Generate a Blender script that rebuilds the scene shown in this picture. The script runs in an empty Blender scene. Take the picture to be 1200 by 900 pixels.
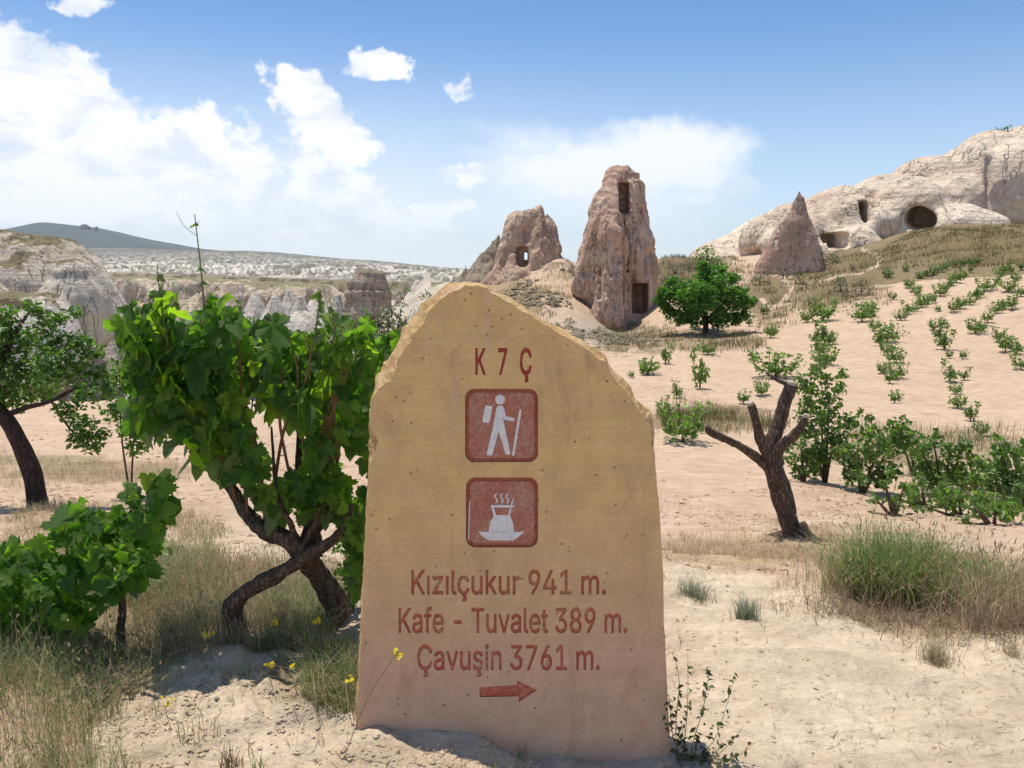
import bpy, bmesh, math, random
import numpy as np
from mathutils import Vector, Matrix, Euler

# ------------------------------------------------------------------ camera, light, exposure
SC = bpy.context.scene
COL = SC.collection
CAM_H = 1.5
PITCH = math.radians(8.2)
FPX = 933.3                      # focal length in photograph pixels (1200 wide)
cam_d = bpy.data.cameras.new('camera')
cam_d.sensor_width = 36.0
cam_d.lens = 28.0
cam_d.clip_start = 0.05
cam_d.clip_end = 40000
cam = bpy.data.objects.new('camera', cam_d)
COL.objects.link(cam)
cam.location = (0, 0, CAM_H)
cam.rotation_euler = (math.pi/2 - PITCH, 0, 0)
SC.camera = cam

SUN_DIR = Vector((-0.16, 0.20, 0.95)).normalized()      # towards the sun
SUN_EL = math.asin(SUN_DIR.z)
SUN_AZ = math.atan2(SUN_DIR.x, SUN_DIR.y)
sun_d = bpy.data.lights.new('sun', 'SUN')
sun_d.energy = 3.45
sun_d.angle = math.radians(0.53)
sun_d.color = (1.0, 0.93, 0.81)
sun = bpy.data.objects.new('sun', sun_d)
COL.objects.link(sun)
sun.rotation_euler = SUN_DIR.to_track_quat('Z', 'Y').to_euler()
sun.location = (0, 0, 50)

SC.view_settings.view_transform = 'Standard'
SC.view_settings.look = 'None'
SC.view_settings.gamma = 1.0
SC.view_settings.exposure = 0.55
HAZE = 4.4e-5
SC.cycles.max_bounces = 6
SC.cycles.transparent_max_bounces = 4
SC.cycles.use_denoising = True

def dirw(px, py):
    v = (450 - py) / FPX
    return ((px - 600) / FPX, math.cos(PITCH) + v*math.sin(PITCH), -math.sin(PITCH) + v*math.cos(PITCH))
def at(px, py, Y):
    d = dirw(px, py); k = Y / d[1]
    return Vector((d[0]*k, Y, CAM_H + d[2]*k))
def azel(px, py):
    d = Vector(dirw(px, py)).normalized()
    return math.atan2(d.x, d.y), math.asin(d.z)

# ------------------------------------------------------------------ sky with clouds (world)
class NT:
    """small node helper"""
    def __init__(s, tree): s.t = tree; s.n = tree.nodes; s.l = tree.links
    def new(s, typ, **kw):
        n = s.n.new(typ)
        for k, v in kw.items(): setattr(n, k, v)
        return n
    def link(s, a, b): s.l.new(a, b)
    def val(s, sock, v):
        if hasattr(v, 'is_linked') or isinstance(v, bpy.types.NodeSocket): s.l.new(v, sock)
        else: sock.default_value = v
    def math(s, op, a, b=0.0, c=0.0, clamp=False):
        n = s.new('ShaderNodeMath', operation=op); n.use_clamp = clamp
        s.val(n.inputs[0], a)
        if len(n.inputs) > 1: s.val(n.inputs[1], b)
        if len(n.inputs) > 2: s.val(n.inputs[2], c)
        return n.outputs[0]
    def mix(s, f, a, b, mode='MIX'):
        n = s.new('ShaderNodeMix', data_type='RGBA', blend_type=mode)
        n.clamp_factor = True
        s.val(n.inputs[0], f)
        s.val(n.inputs[6], a if not isinstance(a, tuple) else (*a[:3], 1))
        s.val(n.inputs[7], b if not isinstance(b, tuple) else (*b[:3], 1))
        return n.outputs[2]
    def noise(s, vec, scale, detail=4, rough=0.55, dist=0.0, typ=None, out=0):
        n = s.new('ShaderNodeTexNoise')
        if typ: n.noise_type = typ
        n.inputs['Scale'].default_value = scale; n.inputs['Detail'].default_value = detail
        n.inputs['Roughness'].default_value = rough; n.inputs['Distortion'].default_value = dist
        if vec is not None: s.l.new(vec, n.inputs['Vector'])
        return n.outputs[out]
    def smooth(s, v, a, b, o0=0.0, o1=1.0):
        n = s.new('ShaderNodeMapRange', interpolation_type='SMOOTHSTEP')
        s.val(n.inputs[0], v); n.inputs[1].default_value = a; n.inputs[2].default_value = b
        n.inputs[3].default_value = o0; n.inputs[4].default_value = o1
        return n.outputs[0]
    def ramp(s, v, stops):
        n = s.new('ShaderNodeValToRGB'); cr = n.color_ramp
        while len(cr.elements) < len(stops): cr.elements.new(0.5)
        for e, (p, c) in zip(cr.elements, stops):
            e.position = p; e.color = (*c[:3], 1)
        s.val(n.inputs[0], v); return n.outputs[0]
    def comb(s, x, y, z):
        n = s.new('ShaderNodeCombineXYZ')
        s.val(n.inputs[0], x); s.val(n.inputs[1], y); s.val(n.inputs[2], z); return n.outputs[0]

world = bpy.data.worlds.new('World')
SC.world = world
world.use_nodes = True
wt = NT(world.node_tree)
wt.n.clear()
out = wt.new('ShaderNodeOutputWorld')
bg = wt.new('ShaderNodeBackground')
bg.inputs[1].default_value = 0.15
wt.link(bg.outputs[0], out.inputs[0])
sky = wt.new('ShaderNodeTexSky', sky_type='NISHITA')
sky.sun_disc = False
sky.sun_elevation = SUN_EL
sky.sun_rotation = SUN_AZ
sky.altitude = 1100
sky.air_density = 1.0
sky.dust_density = 0.6
sky.ozone_density = 1.4
tc = wt.new('ShaderNodeTexCoord')
sep = wt.new('ShaderNodeSeparateXYZ')
wt.link(tc.outputs['Generated'], sep.inputs[0])
dx, dy, dz = sep.outputs
AZ = wt.math('ARCTAN2', dx, dy)
EL = wt.math('ARCSINE', dz)
_wv = wt.comb(AZ, EL, 11.0)
def _wn(scale, z, amp):
    n_ = wt.noise(wt.comb(AZ, EL, z), scale, 3, 0.6)
    return wt.math('MULTIPLY', wt.math('SUBTRACT', n_, 0.5), amp)
AZW = wt.math('ADD', AZ, wt.math('ADD', _wn(14, 11.0, 0.09), _wn(45, 13.0, 0.035)))
ELW = wt.math('ADD', EL, wt.math('ADD', _wn(14, 17.0, 0.055), _wn(45, 19.0, 0.022)))
# cumulus blobs: centre in the photograph's pixels, radii in pixels
CUM = [(-60,95,130,95,1), (40,120,110,75,1), (10,60,70,48,.9), (120,175,120,75,1), (190,160,60,48,.85), (238,165,58,52,.95),
       (300,215,90,48,.9), (390,238,80,36,.8), (470,262,90,22,.7), (520,246,38,14,.8), (-20,230,190,70,.85), (150,245,190,55,.75), (320,262,160,30,.6),
       (345,106,36,30,1.05), (372,138,44,40,1.1), (402,168,42,36,1.05), (425,188,24,14,.7), (420,215,40,22,.8), (445,79,40,18,.98), (543,107,36,12,.78), (550,98,14,10,.6),
       (105,4,44,20,.9), (560,207,58,17,.85), (600,196,34,14,.6), (500,172,20,6,.5), (590,262,60,16,.5), (310,270,300,16,.4)]
def blobset(lst, az, el):
    m = None
    for (px, py, rx, ry, s) in lst:
        a, e = azel(px, py)
        a2, _ = azel(px+rx, py); _, e2 = azel(px, py-ry)
        ra, re = abs(a2-a), abs(e2-e)
        u = wt.math('MULTIPLY', wt.math('SUBTRACT', az, a), 1/ra)
        v = wt.math('MULTIPLY', wt.math('SUBTRACT', el, e), 1/re)
        # flatter underside: below the centre the fall-off is quicker
        d = wt.math('ADD', wt.math('MULTIPLY', u, u), wt.math('MULTIPLY', v, v))
        g = wt.math('MULTIPLY', wt.math('SUBTRACT', 1.0, wt.math('MULTIPLY', d, 0.5)), s)
        m = g if m is None else wt.math('SMOOTH_MAX', m, g, 0.12)
    return wt.math('MAXIMUM', m, 0.0)
cvec = wt.comb(AZ, wt.math('MULTIPLY', EL, 1.25), 0.0)
n1 = wt.noise(cvec, 9.0, 9, 0.60, 0.25)
n2 = wt.noise(cvec, 28.0, 6, 0.6, 0.1)
n3 = wt.noise(cvec, 85.0, 4, 0.65, 0.1)
nn = wt.math('ADD', wt.math('MULTIPLY', wt.math('SUBTRACT', n1, 0.5), 1.25), wt.math('MULTIPLY', wt.math('SUBTRACT', n2, 0.5), 0.95))
nn = wt.math('ADD', nn, wt.math('MULTIPLY', wt.math('SUBTRACT', n3, 0.5), 0.30))
cm = blobset(CUM, AZW, ELW)
# the rest of the sky, out of the picture: scattered fair-weather cumulus of the same kind
outm = wt.smooth(wt.math('ABSOLUTE', AZ), 0.72, 1.05)
lown = wt.noise(tc.outputs['Generated'], 3.2, 3, 0.5)
gen = wt.math('MULTIPLY', wt.math('MULTIPLY', wt.smooth(lown, 0.50, 0.66), outm), wt.smooth(EL, 0.9, 0.45))
cm = wt.math('MAXIMUM', cm, gen)
dens_raw = wt.math('ADD', cm, nn)
dens = wt.smooth(dens_raw, 0.44, 0.74)
# thin veils
CIR = [(770,185,100,44,1.0), (700,195,120,38,.9), (640,180,110,30,.62), (820,210,50,36,.75), (720,240,170,40,.62), (600,150,140,22,.3), (760,290,140,30,.4), (420,130,60,30,.2)]
ci = blobset(CIR, AZW, ELW)
cn = wt.noise(wt.comb(wt.math('MULTIPLY', AZ, 0.6), wt.math('MULTIPLY', EL, 2.2), 3.0), 9.0, 6, 0.55, 0.3)
cirr = wt.math('MULTIPLY', wt.smooth(wt.math('ADD', ci, wt.math('MULTIPLY', wt.math('SUBTRACT', cn, 0.5), 0.9)), 0.18, 0.85), 0.92)
# pale air near the horizon
hz = wt.smooth(EL, 0.30, -0.02)
hz = wt.math('MULTIPLY', hz, 0.70)
leftw = wt.smooth(AZ, 0.35, -0.3, 0.75, 1.5)
hz = wt.math('MULTIPLY', hz, leftw)
# cloud body: bright with soft grey hollows
shade_n = wt.noise(wt.comb(AZ, wt.math('MULTIPLY', EL, 1.6), 7.0), 13.0, 6, 0.6, 0.3)
lit = wt.smooth(wt.math('ADD', shade_n, wt.math('MULTIPLY', dens_raw, 0.06)), 0.42, 0.62)
ccol = wt.mix(lit, (3.9, 4.15, 4.6), (5.15, 5.2, 5.25))
skyc = wt.mix(1.0, sky.outputs[0], (0.42, 0.55, 0.66), 'MULTIPLY')
c0 = wt.mix(hz, skyc, (4.6, 4.85, 5.05))
c1 = wt.mix(cirr, c0, (4.75, 4.9, 5.05))
dens_soft = wt.math('MULTIPLY', dens, wt.smooth(EL, 0.0, 0.16, 0.35, 0.97))
c2 = wt.mix(dens_soft, c1, ccol)
wt.link(c2, bg.inputs[0])

# ------------------------------------------------------------------ numpy noise
def _hash(ix, iy, iz, seed):
    h = (ix.astype(np.uint32)*np.uint32(374761393)) ^ (iy.astype(np.uint32)*np.uint32(668265263)) ^ (iz.astype(np.uint32)*np.uint32(2246822519)) ^ np.uint32((seed*3266489917) & 0xffffffff)
    h = (h ^ (h >> np.uint32(13)))*np.uint32(1274126177)
    h = (h ^ (h >> np.uint32(16)))*np.uint32(2654435761)
    h = h ^ (h >> np.uint32(15))
    return (h & np.uint32(0xffffff)).astype(np.float32)/np.float32(0xffffff)
def vnoise(x, y, z=None, seed=0):
    x = np.asarray(x, np.float32); y = np.asarray(y, np.float32)
    z = np.zeros_like(x) if z is None else np.asarray(z, np.float32)
    ix, iy, iz = np.floor(x), np.floor(y), np.floor(z)
    fx, fy, fz = x-ix, y-iy, z-iz
    ix, iy, iz = ix.astype(np.int64), iy.astype(np.int64), iz.astype(np.int64)
    fx = fx*fx*(3-2*fx); fy = fy*fy*(3-2*fy); fz = fz*fz*(3-2*fz)
    r = 0
    for a in (0, 1):
        for b in (0, 1):
            for c in (0, 1):
                w = (fx if a else 1-fx)*(fy if b else 1-fy)*(fz if c else 1-fz)
                r = r + w*_hash(ix+a, iy+b, iz+c, seed)
    return r*2-1
def fbm(x, y, z=None, oct=4, seed=0, gain=0.5):
    a, f, r = 1.0, 1.0, 0
    for i in range(oct):
        r = r + a*vnoise(x*f, y*f, None if z is None else z*f, seed+i*17)
        a *= gain; f *= 2.03
    return r
def sst(v, a, b):
    t = np.clip((v-a)/(b-a), 0, 1); return t*t*(3-2*t)

# ------------------------------------------------------------------ mesh helpers
def mesh_np(name, V, faces, mat=None, colors=None, smooth=True, attr='Col'):
    """faces: list of (m,k) int arrays"""
    V = np.asarray(V, np.float32)
    me = bpy.data.meshes.new(name)
    fl = [np.asarray(f, np.int32) for f in faces if len(f)]
    loops = np.concatenate([f.ravel() for f in fl])
    tot = np.concatenate([np.full(len(f), f.shape[1], np.int32) for f in fl])
    start = np.concatenate([[0], np.cumsum(tot)[:-1]]).astype(np.int32)
    me.vertices.add(len(V)); me.vertices.foreach_set('co', V.ravel())
    me.loops.add(len(loops)); me.loops.foreach_set('vertex_index', loops)
    me.polygons.add(len(tot)); me.polygons.foreach_set('loop_start', start)
    try: me.polygons.foreach_set('loop_total', tot)
    except Exception: pass
    me.update(calc_edges=True)
    me.polygons.foreach_set('use_smooth', np.full(len(tot), smooth, bool))
    if colors is not None:
        c = np.ones((len(V), 4), np.float32); c[:, :3] = colors
        at_ = me.color_attributes.new(attr, 'FLOAT_COLOR', 'POINT')
        at_.data.foreach_set('color', c.ravel())
    if mat: me.materials.append(mat)
    return me
def link(name, data, parent=None, loc=(0, 0, 0)):
    o = bpy.data.objects.new(name, data); COL.objects.link(o)
    o.location = loc
    if parent is not None: o.parent = parent
    return o
def tag(o, label=None, cat=None, group=None, kind=None):
    if label: o['label'] = label
    if cat: o['category'] = cat
    if group: o['group'] = group
    if kind: o['kind'] = kind
    return o
def thing(name, label, cat, loc, group=None):
    o = bpy.data.objects.new(name, None); COL.objects.link(o)
    o.empty_display_size = 0.2; o.location = loc
    return tag(o, label, cat, group)

class MB:
    """collects numpy pieces into one mesh"""
    def __init__(s): s.V = []; s.F = {3: [], 4: []}; s.C = []; s.n = 0
    def add(s, V, F, C=None):
        V = np.asarray(V, np.float32).reshape(-1, 3)
        for f in F:
            f = np.asarray(f, np.int64)
            if len(f): s.F[f.shape[1]].append(f+s.n)
        s.V.append(V)
        if C is None: C = (1, 1, 1)
        C = np.asarray(C, np.float32)
        s.C.append(np.broadcast_to(C, (len(V), 3)) if C.ndim == 1 else C)
        s.n += len(V)
    def mesh(s, name, mat, smooth=True, origin=(0, 0, 0)):
        V = np.concatenate(s.V) - np.asarray(origin, np.float32)
        F = [np.concatenate(v) for v in s.F.values() if v]
        return mesh_np(name, V, F, mat, np.concatenate(s.C), smooth)

def catmull(pts, rad, step):
    pts = [np.array(p, float) for p in pts]; P = []; R = []
    n = len(pts)
    for i in range(n-1):
        p0, p1, p2, p3 = pts[max(i-1, 0)], pts[i], pts[i+1], pts[min(i+2, n-1)]
        k = max(2, int(np.linalg.norm(p2-p1)/step))
        for j in range(k):
            t = j/k
            P.append(0.5*((2*p1)+(-p0+p2)*t+(2*p0-5*p1+4*p2-p3)*t*t+(-p0+3*p1-3*p2+p3)*t**3))
            R.append(rad[i]*(1-t)+rad[i+1]*t)
    P.append(pts[-1]); R.append(rad[-1])
    return np.array(P), np.array(R)
def tube(mb, pts, rad, segs=8, step=0.03, rough=0.0, seed=0, color=(1, 1, 1), cap=True, twist=0.0):
    P, R = catmull(pts, rad, step)
    T = np.gradient(P, axis=0); T /= np.linalg.norm(T, axis=1)[:, None]+1e-9
    up = np.array([0.13, 1, 0.21]) if abs(T[0][1]) < 0.9 else np.array([1, 0, 0.1])
    N = np.zeros_like(P); v = np.cross(T[0], up); v /= np.linalg.norm(v)
    for i in range(len(P)):
        v = v - T[i]*np.dot(v, T[i]); v /= np.linalg.norm(v)+1e-9; N[i] = v
    B = np.cross(T, N)
    a = np.linspace(0, 2*np.pi, segs, endpoint=False)
    A = a[None, :] + twist*np.arange(len(P))[:, None]
    ring = N[:, None, :]*np.cos(A)[:, :, None] + B[:, None, :]*np.sin(A)[:, :, None]
    rr = R[:, None]*np.ones_like(A)
    if rough:
        q = P[:, None, :] + ring*R[:, None, None]
        s = 1.0/max(R.max(), 1e-4)
        ridg = vnoise(np.cos(A)*2.2+seed, np.sin(A)*2.2, (np.arange(len(P))[:, None]*step*s*0.5)*np.ones_like(A), seed)
        fine = vnoise(q[..., 0]*s*2.2, q[..., 1]*s*2.2, q[..., 2]*s*1.1, seed+5)
        rr = rr*(1+rough*(ridg*0.8+fine*0.6))
    V = (P[:, None, :] + ring*rr[:, :, None]).reshape(-1, 3)
    n, m = len(P), segs
    i = np.arange(n-1)[:, None]*m; j = np.arange(m)[None, :]; j2 = (j+1) % m
    F4 = np.stack([i+j, i+j2, i+m+j2, i+m+j], -1).reshape(-1, 4)
    F3 = []
    if cap:
        V = np.vstack([V, P[-1]+T[-1]*R[-1]*0.25, P[0]])
        c = n*m
        jj = np.arange(m)
        F3 = np.concatenate([np.stack([(n-1)*m+jj, (n-1)*m+(jj+1) % m, np.full(m, c)], -1), np.stack([(jj+1) % m, jj, np.full(m, c+1)], -1)])
    mb.add(V, [F4, F3] if cap else [F4], color)

def frames(rng, n, nbias=(0, 0, 1), nspread=0.8, tbias=None, tspread=1.0):
    """random leaf frames: normal N, tip direction T, side S"""
    N = np.asarray(nbias, float)[None, :] if np.ndim(nbias) == 1 else np.asarray(nbias, float)
    N = N + rng.normal(size=(n, 3))*nspread; N /= np.linalg.norm(N, axis=1)[:, None]
    T = rng.normal(size=(n, 3))*tspread
    if tbias is not None: T = T + np.asarray(tbias, float)
    T = T - N*np.sum(T*N, 1)[:, None]; T /= np.linalg.norm(T, axis=1)[:, None]+1e-9
    return N, T, np.cross(T, N)
def leafcloud(mb, rng, C, size, cols, nbias=(0, 0, 0.7), nspread=0.8, wide=0.6, tbias=None, fold=0.25):
    """little leaves: rhombus folded along the rib, 2 triangles each (or six-sided with 4)"""
    n = len(C); N, T, S = frames(rng, n, nbias, nspread, tbias)
    s = np.broadcast_to(size, (n,))[:, None]
    base = C - T*s*0.5; tip = C + T*s*0.5 - N*s*0.12
    l = C - S*s*wide*0.5 + N*s*fold*0.5; r = C + S*s*wide*0.5 + N*s*fold*0.5
    V = np.stack([base, r, tip, l], 1).reshape(-1, 3)
    i = np.arange(n)[:, None]*4
    F = np.concatenate([i+np.array([[0, 1, 2]]), i+np.array([[0, 2, 3]])])
    mb.add(V, [F], np.repeat(cols, 4, axis=0))
def lobeleaf(mb, rng, C, size, cols, nbias, nspread=0.6, tbias=(0, 0, -0.6), tspread=0.7):
    """vine leaf, 8 triangles"""
    n = len(C); N, T, S = frames(rng, n, nbias, nspread, tbias, tspread)
    prof = np.array([(0, 0), (-.28, -.12), (-.5, .22), (-.26, .42), (-.2, .72), (0, 1.0), (.2, .72), (.26, .42), (.5, .22), (.28, -.12)])
    s = np.broadcast_to(size, (n,))[:, None]
    pts = [C]
    for (a, b) in prof:
        pts.append(C + S*s*a + T*s*b - N*s*(0.22*(a*a)*4+0.12*b*b))
    V = np.stack(pts, 1).reshape(-1, 3)
    k = len(prof)+1
    ii = np.arange(n)[:, None]*k
    tri = np.array([(0, j, j % (k-1)+1) for j in range(1, k)])
    F = np.concatenate([ii+t[None, :] for t in tri])
    c = np.repeat(cols, k, axis=0)
    mb.add(V, [F], c)
def blades(mb, rng, P, h, w, lean, cols, wind=(0, 0), head=None, seg=3):
    """grass blades as bent tapering strips"""
    n = len(P); h = np.broadcast_to(h, (n,))[:, None]; w = np.broadcast_to(w, (n,))[:, None]
    a = rng.uniform(0, 2*np.pi, n); side = np.stack([np.cos(a), np.sin(a), np.zeros(n)], 1)
    b = rng.uniform(0, 2*np.pi, n); L = np.stack([np.cos(b), np.sin(b), np.zeros(n)], 1)*np.abs(rng.normal(0.6, 0.4, n))[:, None]*np.reshape(np.broadcast_to(lean, (n,)), (n, 1))
    L[:, 0] += wind[0]; L[:, 1] += wind[1]
    V = []
    for k in range(seg):
        t = k/seg
        c = P + np.array([0, 0, 1.0])*h*(t - 0.25*t*t*np.linalg.norm(L, axis=1)[:, None]) + L*h*t*t
        ww = w*(1-t*0.75)*0.5
        V += [c-side*ww, c+side*ww]
    t = 1.0
    V.append(P + np.array([0, 0, 1.0])*h*(1-0.25*np.linalg.norm(L, axis=1)[:, None]) + L*h)
    k = len(V)
    VV = np.stack(V, 1).reshape(-1, 3)
    i = np.arange(n)[:, None]*k
    F4 = np.concatenate([i+np.array([[2*q, 2*q+1, 2*q+3, 2*q+2]]) for q in range(seg-1)])
    F3 = i+np.array([[2*seg-2, 2*seg-1, 2*seg]])
    mb.add(VV, [F4, F3], np.repeat(cols, k, axis=0))
    if head is not None:
        tip = V[-1]; m = rng.random(n) < head[0]
        tip = tip[m]; nn_ = len(tip)
        if nn_:
            hs = head[1]*(0.7+0.6*rng.random(nn_))[:, None]
            up = L[m]+np.array([0, 0, 0.8]); up /= np.linalg.norm(up, axis=1)[:, None]
            s2 = side[m]*head[2]
            f2 = np.cross(up, side[m])*head[2]
            c0 = tip-up*hs*0.5
            A = np.stack([c0, c0+up*hs*0.4+s2, c0+up*hs, c0+up*hs*0.4-s2, c0+up*hs*0.4+f2, c0+up*hs*0.4-f2], 1).reshape(-1, 3)
            i = np.arange(nn_)[:, None]*6
            mb.add(A, [i+np.array([[0, 1, 2, 3]]), i+np.array([[0, 4, 2, 5]])], np.repeat(cols[m]*1.12, 6, axis=0))
def pick(rng, n, palette, var=0.12):
    pal = np.array(palette, float); c = pal[rng.integers(0, len(pal), n)]
    t = rng.random((n, 1)); c2 = pal[rng.integers(0, len(pal), n)]
    return (c*(1-t*0.5)+c2*t*0.5)*(1+rng.normal(size=(n, 1))*var)

# ------------------------------------------------------------------ materials
def new_mat(name):
    m = bpy.data.materials.new(name); m.use_nodes = True
    t = NT(m.node_tree); t.n.clear()
    o = t.new('ShaderNodeOutputMaterial'); b = t.new('ShaderNodeBsdfPrincipled')
    t.link(b.outputs[0], o.inputs[0])
    b.inputs['Roughness'].default_value = 0.9
    if 'Specular IOR Level' in b.inputs: b.inputs['Specular IOR Level'].default_value = 0.2
    return m, t, b, o
def bump(t, b, h, strength, dist):
    n = t.new('ShaderNodeBump'); n.inputs['Strength'].default_value = strength; n.inputs['Distance'].default_value = dist
    t.link(h, n.inputs['Height']); t.link(n.outputs[0], b.inputs['Normal']); return n
def attr_col(t, name='Col'):
    a = t.new('ShaderNodeAttribute', attribute_name=name); return a.outputs['Color']
def obj_vec(t, scale=(1, 1, 1)):
    c = t.new('ShaderNodeTexCoord'); m = t.new('ShaderNodeMapping'); m.inputs['Scale'].default_value = scale
    t.link(c.outputs['Object'], m.inputs[0]); return m.outputs[0]

def mat_ground():
    m, t, b, o = new_mat('soil')
    col = attr_col(t)
    v = obj_vec(t)
    fine = t.noise(v, 38.0, 8, 0.7)
    mid = t.noise(v, 3.0, 6, 0.6)
    fur = t.noise(obj_vec(t, (1.2, 5.5, 1)), 1.6, 5, 0.65, 0.4)
    far = t.noise(obj_vec(t, (0.05, 0.05, 0.05)), 1.0, 8, 0.65)
    k = t.math('ADD', t.math('MULTIPLY', fine, 0.34), t.math('MULTIPLY', mid, 0.30))
    k = t.math('ADD', k, t.math('MULTIPLY', fur, 0.36))
    k = t.math('ADD', k, t.math('MULTIPLY', far, 0.12))
    g = t.smooth(k, 0.36, 0.74, 0.70, 1.22)
    c = t.mix(1.0, col, t.comb(g, g, t.math('POWER', g, 1.12)), 'MULTIPLY')
    # small dark crumbs
    cr = t.noise(v, 60.0, 3, 0.5)
    c = t.mix(t.smooth(cr, 0.62, 0.72, 0.0, 0.35), c, (0.22, 0.15, 0.10))
    t.link(c, b.inputs['Base Color'])
    b.inputs['Roughness'].default_value = 1.0
    h = t.math('ADD', t.math('MULTIPLY', fine, 0.35), t.math('ADD', t.math('MULTIPLY', mid, 0.8), t.math('MULTIPLY', fur, 0.9)))
    h = t.math('ADD', h, t.math('MULTIPLY', t.noise(v, 14.0, 6, 0.75), 0.6))
    bump(t, b, h, 0.72, 0.05)
    return m
def mat_rock(name, c_dark, c_mid, c_light, scale=1.0, strata=0.5, veg=None, streak=0.35, stripes=None, cracks=0.38):
    m, t, b, o = new_mat(name)
    v = obj_vec(t)
    n = t.noise(v, 0.35*scale, 7, 0.62, 0.3)
    big = t.noise(v, 0.10*scale, 3, 0.5)
    n = t.math('ADD', t.math('MULTIPLY', n, 0.7), t.math('MULTIPLY', big, 0.3))
    c = t.ramp(n, [(0.30, c_dark), (0.48, c_mid), (0.66, c_light)])
    st = t.noise(obj_vec(t, (0.10, 0.10, 1.6)), 0.9*scale, 5, 0.6, 0.2)
    c = t.mix(t.math('MULTIPLY', t.smooth(st, 0.45, 0.62), strata), c, c_light)
    sk = t.noise(obj_vec(t, (1.6, 1.6, 0.12)), 0.8*scale, 5, 0.65, 0.3)
    c = t.mix(t.math('MULTIPLY', t.smooth(sk, 0.52, 0.70), streak), c, tuple(x*0.45 for x in c_dark))
    if stripes:
        w = t.noise(obj_vec(t, stripes[0]), stripes[1], 3, 0.5, 0.2)
        c = t.mix(t.math('MULTIPLY', t.smooth(w, 0.46, 0.56), stripes[3]), c, stripes[2])
    crk = t.noise(obj_vec(t, (1.0, 1.0, 0.35)), 0.75*scale, 4, 0.6, 0.8)
    crack = t.smooth(t.math('ABSOLUTE', t.math('SUBTRACT', crk, 0.5)), 0.012, 0.0)
    c = t.mix(t.math('MULTIPLY', crack, cracks), c, tuple(x*0.4 for x in c_dark))
    fine = t.noise(v, 6.0*scale, 6, 0.7)
    g = t.smooth(fine, 0.3, 0.7, 0.76, 1.18)
    c = t.mix(1.0, c, t.comb(g, g, g), 'MULTIPLY')
    pit = t.noise(v, 2.2*scale, 4, 0.55)
    c = t.mix(t.smooth(pit, 0.66, 0.74, 0, 0.4), c, tuple(x*0.4 for x in c_dark))
    if veg:
        geo = t.new('ShaderNodeNewGeometry'); sp = t.new('ShaderNodeSeparateXYZ')
        t.link(geo.outputs['Normal'], sp.inputs[0])
        vn = t.noise(v, 0.6*scale, 6, 0.7)
        f = t.math('ADD', sp.outputs[2], t.math('MULTIPLY', t.math('SUBTRACT', vn, 0.5), 1.4))
        f = t.smooth(f, veg[0], veg[0]+0.18, 0, veg[2])
        vc = t.mix(t.noise(v, 3.0*scale, 5, 0.7), tuple(x*0.6 for x in veg[1]), tuple(x*1.5 for x in veg[1]))
        c = t.mix(f, c, vc)
    t.link(c, b.inputs['Base Color'])
    h = t.math('ADD', n, t.math('ADD', t.math('MULTIPLY', fine, 0.12), t.math('MULTIPLY', st, 0.35)))
    h = t.math('ADD', h, t.math('ADD', t.math('MULTIPLY', sk, 0.25), t.math('MULTIPLY', crack, -0.25)))
    bump(t, b, h, 0.8, 0.8/scale)
    b.inputs['Roughness'].default_value = 1.0
    return m
def mat_leaf(name, trans=0.45, sat=1.0, vein=False, rough=0.45):
    m, t, b, o = new_mat(name)
    col = attr_col(t)
    oi = t.new('ShaderNodeObjectInfo')
    if vein:
        vv = t.new('ShaderNodeAttribute', attribute_name='vein').outputs['Fac']
        rnd = oi.outputs['Random']
        col = t.mix(1.0, col, t.ramp(rnd, [(0.0, (0.45, 0.62, 0.6)), (0.4, (0.85, 0.95, 1.0)), (0.75, (1.3, 1.25, 0.95)), (1.0, (2.1, 1.7, 1.0))]), 'MULTIPLY')
        vm = t.smooth(vv, 0.90, 1.0)
        col = t.mix(t.math('MULTIPLY', vm, 0.55), col, (0.30, 0.38, 0.14))
        bl = t.noise(obj_vec(t), 40, 4, 0.6)
        g = t.smooth(bl, 0.3, 0.7, 0.82, 1.15)
        col = t.mix(1.0, col, t.comb(g, g, g), 'MULTIPLY')
        bump(t, b, t.math('ADD', t.math('MULTIPLY', vm, -0.6), t.math('MULTIPLY', bl, 0.5)), 0.6, 0.01)
    # paler matt underside
    geo = t.new('ShaderNodeNewGeometry')
    under = t.mix(0.35, col, (0.16, 0.20, 0.11))
    colb = t.mix(geo.outputs['Backfacing'], col, under)
    t.link(colb, b.inputs['Base Color'])
    b.inputs['Roughness'].default_value = rough
    if 'Specular IOR Level' in b.inputs: b.inputs['Specular IOR Level'].default_value = 0.4
    tr = t.new('ShaderNodeBsdfTranslucent')
    tc_ = t.mix(1.0, col, (2.3*sat, 2.5, 0.6), 'MULTIPLY')
    t.link(tc_, tr.inputs[0])
    mx = t.new('ShaderNodeMixShader'); mx.inputs[0].default_value = trans
    t.link(b.outputs[0], mx.inputs[1]); t.link(tr.outputs[0], mx.inputs[2]); t.link(mx.outputs[0], o.inputs[0])
    return m
def mat_grass(name, trans=0.3):
    m, t, b, o = new_mat(name)
    col = attr_col(t)
    t.link(col, b.inputs['Base Color']); b.inputs['Roughness'].default_value = 0.7
    tr = t.new('ShaderNodeBsdfTranslucent'); t.link(col, tr.inputs[0])
    mx = t.new('ShaderNodeMixShader'); mx.inputs[0].default_value = trans
    t.link(b.outputs[0], mx.inputs[1]); t.link(tr.outputs[0], mx.inputs[2]); t.link(mx.outputs[0], o.inputs[0])
    return m
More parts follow.
